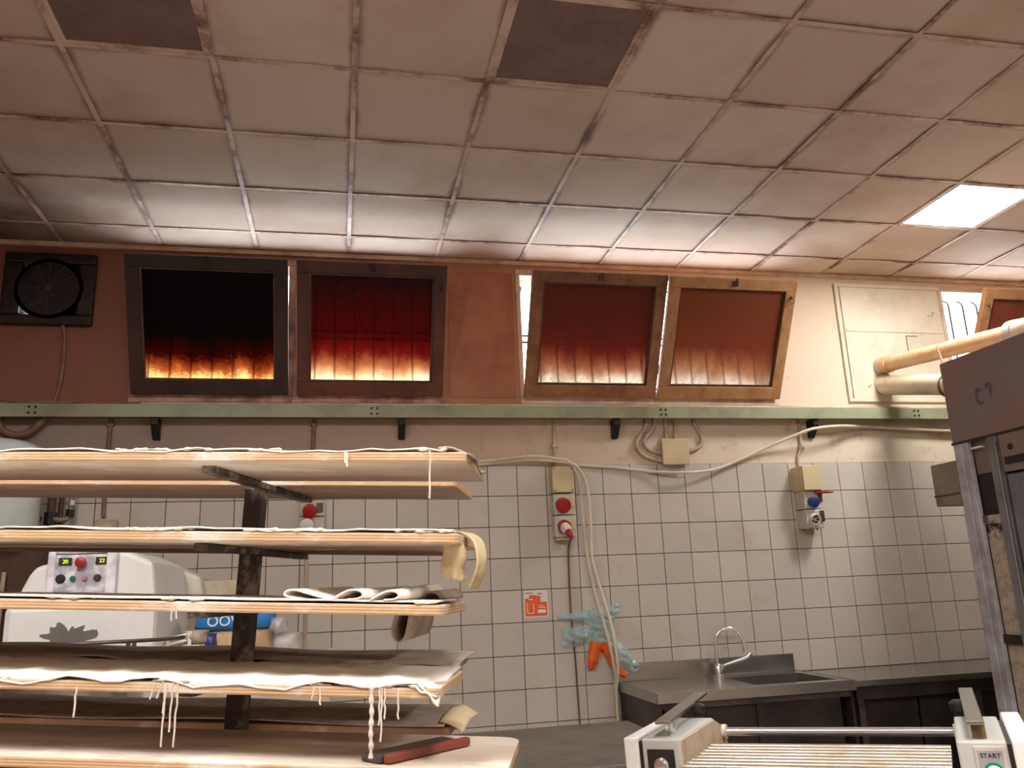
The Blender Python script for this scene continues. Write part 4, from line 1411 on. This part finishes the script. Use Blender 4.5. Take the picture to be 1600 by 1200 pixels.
lathe(b, (-1.0, -1.744, 1.693), (0, -1, 0), [(0, .012), (.012, .012), (.012, .02), (.026, .02), (.03, .012), (.03, 0)], 20)
make('stop_button', b, 'red', pnl, smooth=True)
for x, m, r in ((-1.073, 'black', .018), (-1.028, 'green_btn', .011), (-.985, 'pink', .011), (-.938, 'darksteel', .014)):
    b = B()
    lathe(b, (x, -1.744, 1.632), (0, -1, 0), [(0, r), (.006, r), (.008, r * .8), (.014, r * .7), (.014, 0)], 18)
    make('knob' if r > .012 else 'button', b, m, pnl, smooth=True)
b = B()
rs = random.Random(11)
ps = []
for k in range(60):
    a = 2 * pi * k / 60
    rr = 1 + .22 * sin(3 * a + .6) + .16 * sin(7 * a) + .12 * sin(13 * a + 2) + rs.uniform(-.1, .1)
    ps.append((-1.04 + .085 * rr * cos(a), 1.40 + .055 * rr * sin(a)))
prism(b, ps, 'y', -1.7012, -1.699)
make('scuffed_patch', b, 'stain', t)
b = tb([(-1.36, -1.88, 1.385), (-1.2, -1.97, 1.392), (-1.0, -2.0, 1.393), (-.8, -1.98, 1.392), (-.64, -1.9, 1.39), (-.60, -1.75, 1.388)], .007, 8)
make('guard_ring', b, 'darksteel', t, smooth=True)
for x in (-.755, -.735):
    make('guard_strut', bx(x - .006, x + .006, -1.985, -1.965, 1.25, 1.388), 'darksteel', t)
b = B()
lathe(b, (-1.0, -1.75, .75), (0, 0, 1), [(0, .22), (.1, .25), (.5, .26), (.5, .25), (.12, .23), (.1, 0)], 36)
make('bowl', b, 'steel', t, smooth=True)
make('foot_plate', bx(-1.27, -.73, -1.95, -.62, 0, .06), 'shelfdark', t)

# cream cabinet with bags on top
t = thing('storage_cabinet', (-.4, -1.2, 0), 'cream cabinet behind the rack carrying the blue flour bag', 'cabinet')
make('carcass', bx(-.71, -.02, -1.52, -.95, .08, 1.25), 'cabinet', t, bevel=.006)
make('top', bx(-.715, -.0, -1.54, -.94, 1.25, 1.272), 'cabinet', t, bevel=.004)
for x in (-.70, -.36):
    d_ = make('door', bx(x, x + .33, -1.535, -1.52, .12, 1.23), 'cabinet', t, bevel=.004)
    make('handle', bx(x + .28, x + .295, -1.55, -1.535, .7, .85), 'darksteel', d_)
for x in (-.68, -.08):
    for y in (-1.48, -1.0):
        make('foot', bx(x, x + .04, y, y + .04, 0, .08), 'black', t)
make('wall_board', bx(-.73, -.50, -.92, -.90, 1.0, 1.62), 'cabinet', label='beige upright board behind the flour bag', category='board')
t = thing('flour_bag', (-.45, -1.2, 1.272), 'blue and tan flour bag lying on the cream cabinet', 'bag')
def pillow(x0, x1, y0, y1, z0, z1, nx=14, nz=10, e=.55):
    b = B()
    rings = []
    for i in range(nx + 1):
        f = i / nx
        s = max(sin(pi * min(max(f * .96 + .02, 0), 1)) ** .35, .2)
        cz, cy_ = (z0 + z1) / 2, (y0 + y1) / 2
        q = []
        for k in range(16):
            a = 2 * pi * k / 16
            ca, sa = cos(a), sin(a)
            q.append(Vector((x0 + (x1 - x0) * f + .006 * sin(3 * a + f * 9), cy_ + (y1 - y0) / 2 * s * math.copysign(abs(ca) ** e, ca), cz + (z1 - z0) / 2 * (.75 + .25 * s) * math.copysign(abs(sa) ** e, sa))))
        rings.append(q)
    loft(b, rings)
    return b
make('paper_sack', pillow(-.62, -.29, -1.36, -1.05, 1.274, 1.40), 'bagtan', t, smooth=True)
make('blue_top', pillow(-.63, -.285, -1.37, -1.06, 1.385, 1.485), 'bagblue', t, smooth=True)
Mtx = Matrix.Translation((-.497, -1.374, 1.437)) @ Matrix.Rotation(pi / 2, 4, 'X') @ Matrix.Rotation(pi, 4, 'Z')
make('lettering', text_mesh('AOO', .062, Mtx, .001), 'whiteprint', t)
make('plastic_bag', pillow(-.29, -.17, -1.35, -1.1, 1.273, 1.37, e=.8), 'clearbag', smooth=True, label='crumpled clear plastic bag beside the flour bag', category='bag')
make('plastic_bag', pillow(-.30, -.23, -1.40, -1.15, 1.372, 1.44, e=.7), 'clearbag', smooth=True, label='knotted clear plastic bag lying on another clear bag', category='bag')
t = thing('white_basket', (-.69, -1.42, 1.272), 'white plastic slatted basket with a cloth, left of the flour bag', 'basket')
for k in range(4):
    z = 1.285 + k * .024
    make('slat', tb([(-.765 + .01 * k, -1.5, z), (-.69, -1.51, z + .02), (-.61, -1.5, z + .035)], .006, 6), 'white', t)
for x, h in ((-.70, .1), (-.615, .13)):
    make('upright', bx(x - .007, x + .007, -1.515, -1.5, 1.273, 1.273 + h), 'white', t)
make('end_panel', bx(-.61, -.575, -1.51, -1.50, 1.274, 1.345), 'white', t, bevel=.003)
t = thing('cleaning_cloth', (-.57, -1.45, 1.38), 'pale cloth bundle with a dark blue band beside the flour bag', 'cloth')
make('bundle', pillow(-.64, -.545, -1.52, -1.42, 1.345, 1.405, e=.8), 'linengrey', t, smooth=True)
make('blue_band', pillow(-.555, -.515, -1.50, -1.42, 1.30, 1.39, e=.8), 'blue', t, smooth=True)

# water heater tank + pipework on the left
t = thing('water_heater', (-1.90, -.28, 1.6), 'white enamel water heater tank on the wall at the picture edge', 'water heater')
b = B()
lathe(b, (-1.90, -.29, 1.9), (0, 0, 1), [(0, .2), (.02, .24), (.04, .25), (.48, .25), (.51, .235), (.54, .17), (.555, .08), (.56, 0)], 40)
make('tank', b, 'heater', t, smooth=True)
make('wall_bracket', bx(-2.0, -1.8, -.05, 0, 1.95, 2.2), 'darksteel', t)
make('drain_valve', cy((-1.9, -.29, 1.86), (-1.9, -.29, 1.905), .02, 12), 'chrome', t, smooth=True)
t = thing('pipe_fitting', (-1.62, -.08, 1.95), 'dark brass pipe and valve cluster beside the white tank', 'pipe')
make('riser', cy((-1.645, -.09, .4), (-1.645, -.09, 2.3), .022, 14), 'brownwood', t, smooth=True)
make('riser', cy((-1.60, -.06, 1.98), (-1.60, -.06, 2.3), .012, 12), 'brownwood', t, smooth=True)
make('elbow', tb([(-1.645, -.09, 2.03), (-1.60, -.10, 2.015), (-1.56, -.09, 2.02), (-1.545, -.08, 2.06), (-1.54, -.08, 2.2)], .016, 10), 'ductgrey', t, smooth=True)
make('nut', cy((-1.545, -.08, 2.03), (-1.543, -.08, 2.075), .024, 6), 'black', t)
make('nut', cy((-1.645, -.09, 1.99), (-1.645, -.09, 2.06), .034, 6), 'black', t)
make('nut', cy((-1.541, -.08, 2.10), (-1.541, -.08, 2.13), .021, 6), 'chrome', t)
make('handwheel', tb([(-1.70 + .018 * cos(a * pi / 6), -.12, 2.02 + .013 * sin(a * pi / 6)) for a in range(13)], .004, 6, 1), 'black', t)
t = thing('wooden_cupboard', (-1.75, -.16, 1.2), 'dark brown wooden cupboard under the white tank', 'cupboard')
make('carcass', bx(-2.4, -1.46, -.22, -.01, 1.2, 1.86), 'brownwood', t, bevel=.004)
make('door', bx(-1.96, -1.48, -.235, -.22, 1.23, 1.84), 'brownwood', t, bevel=.003)
for k, x in enumerate((-1.90, -1.80)):
    make('water_pipe', cy((x, -.275, 1.0), (x + .005, -.275, 1.72), .012, 10), 'pvc', smooth=True, label='pale vertical water pipe %s' % ('at the picture edge' if k == 0 else 'next to the mixer head'), category='pipe', group='water pipes under the tank')

# hanging hair and dust loops under the rear board
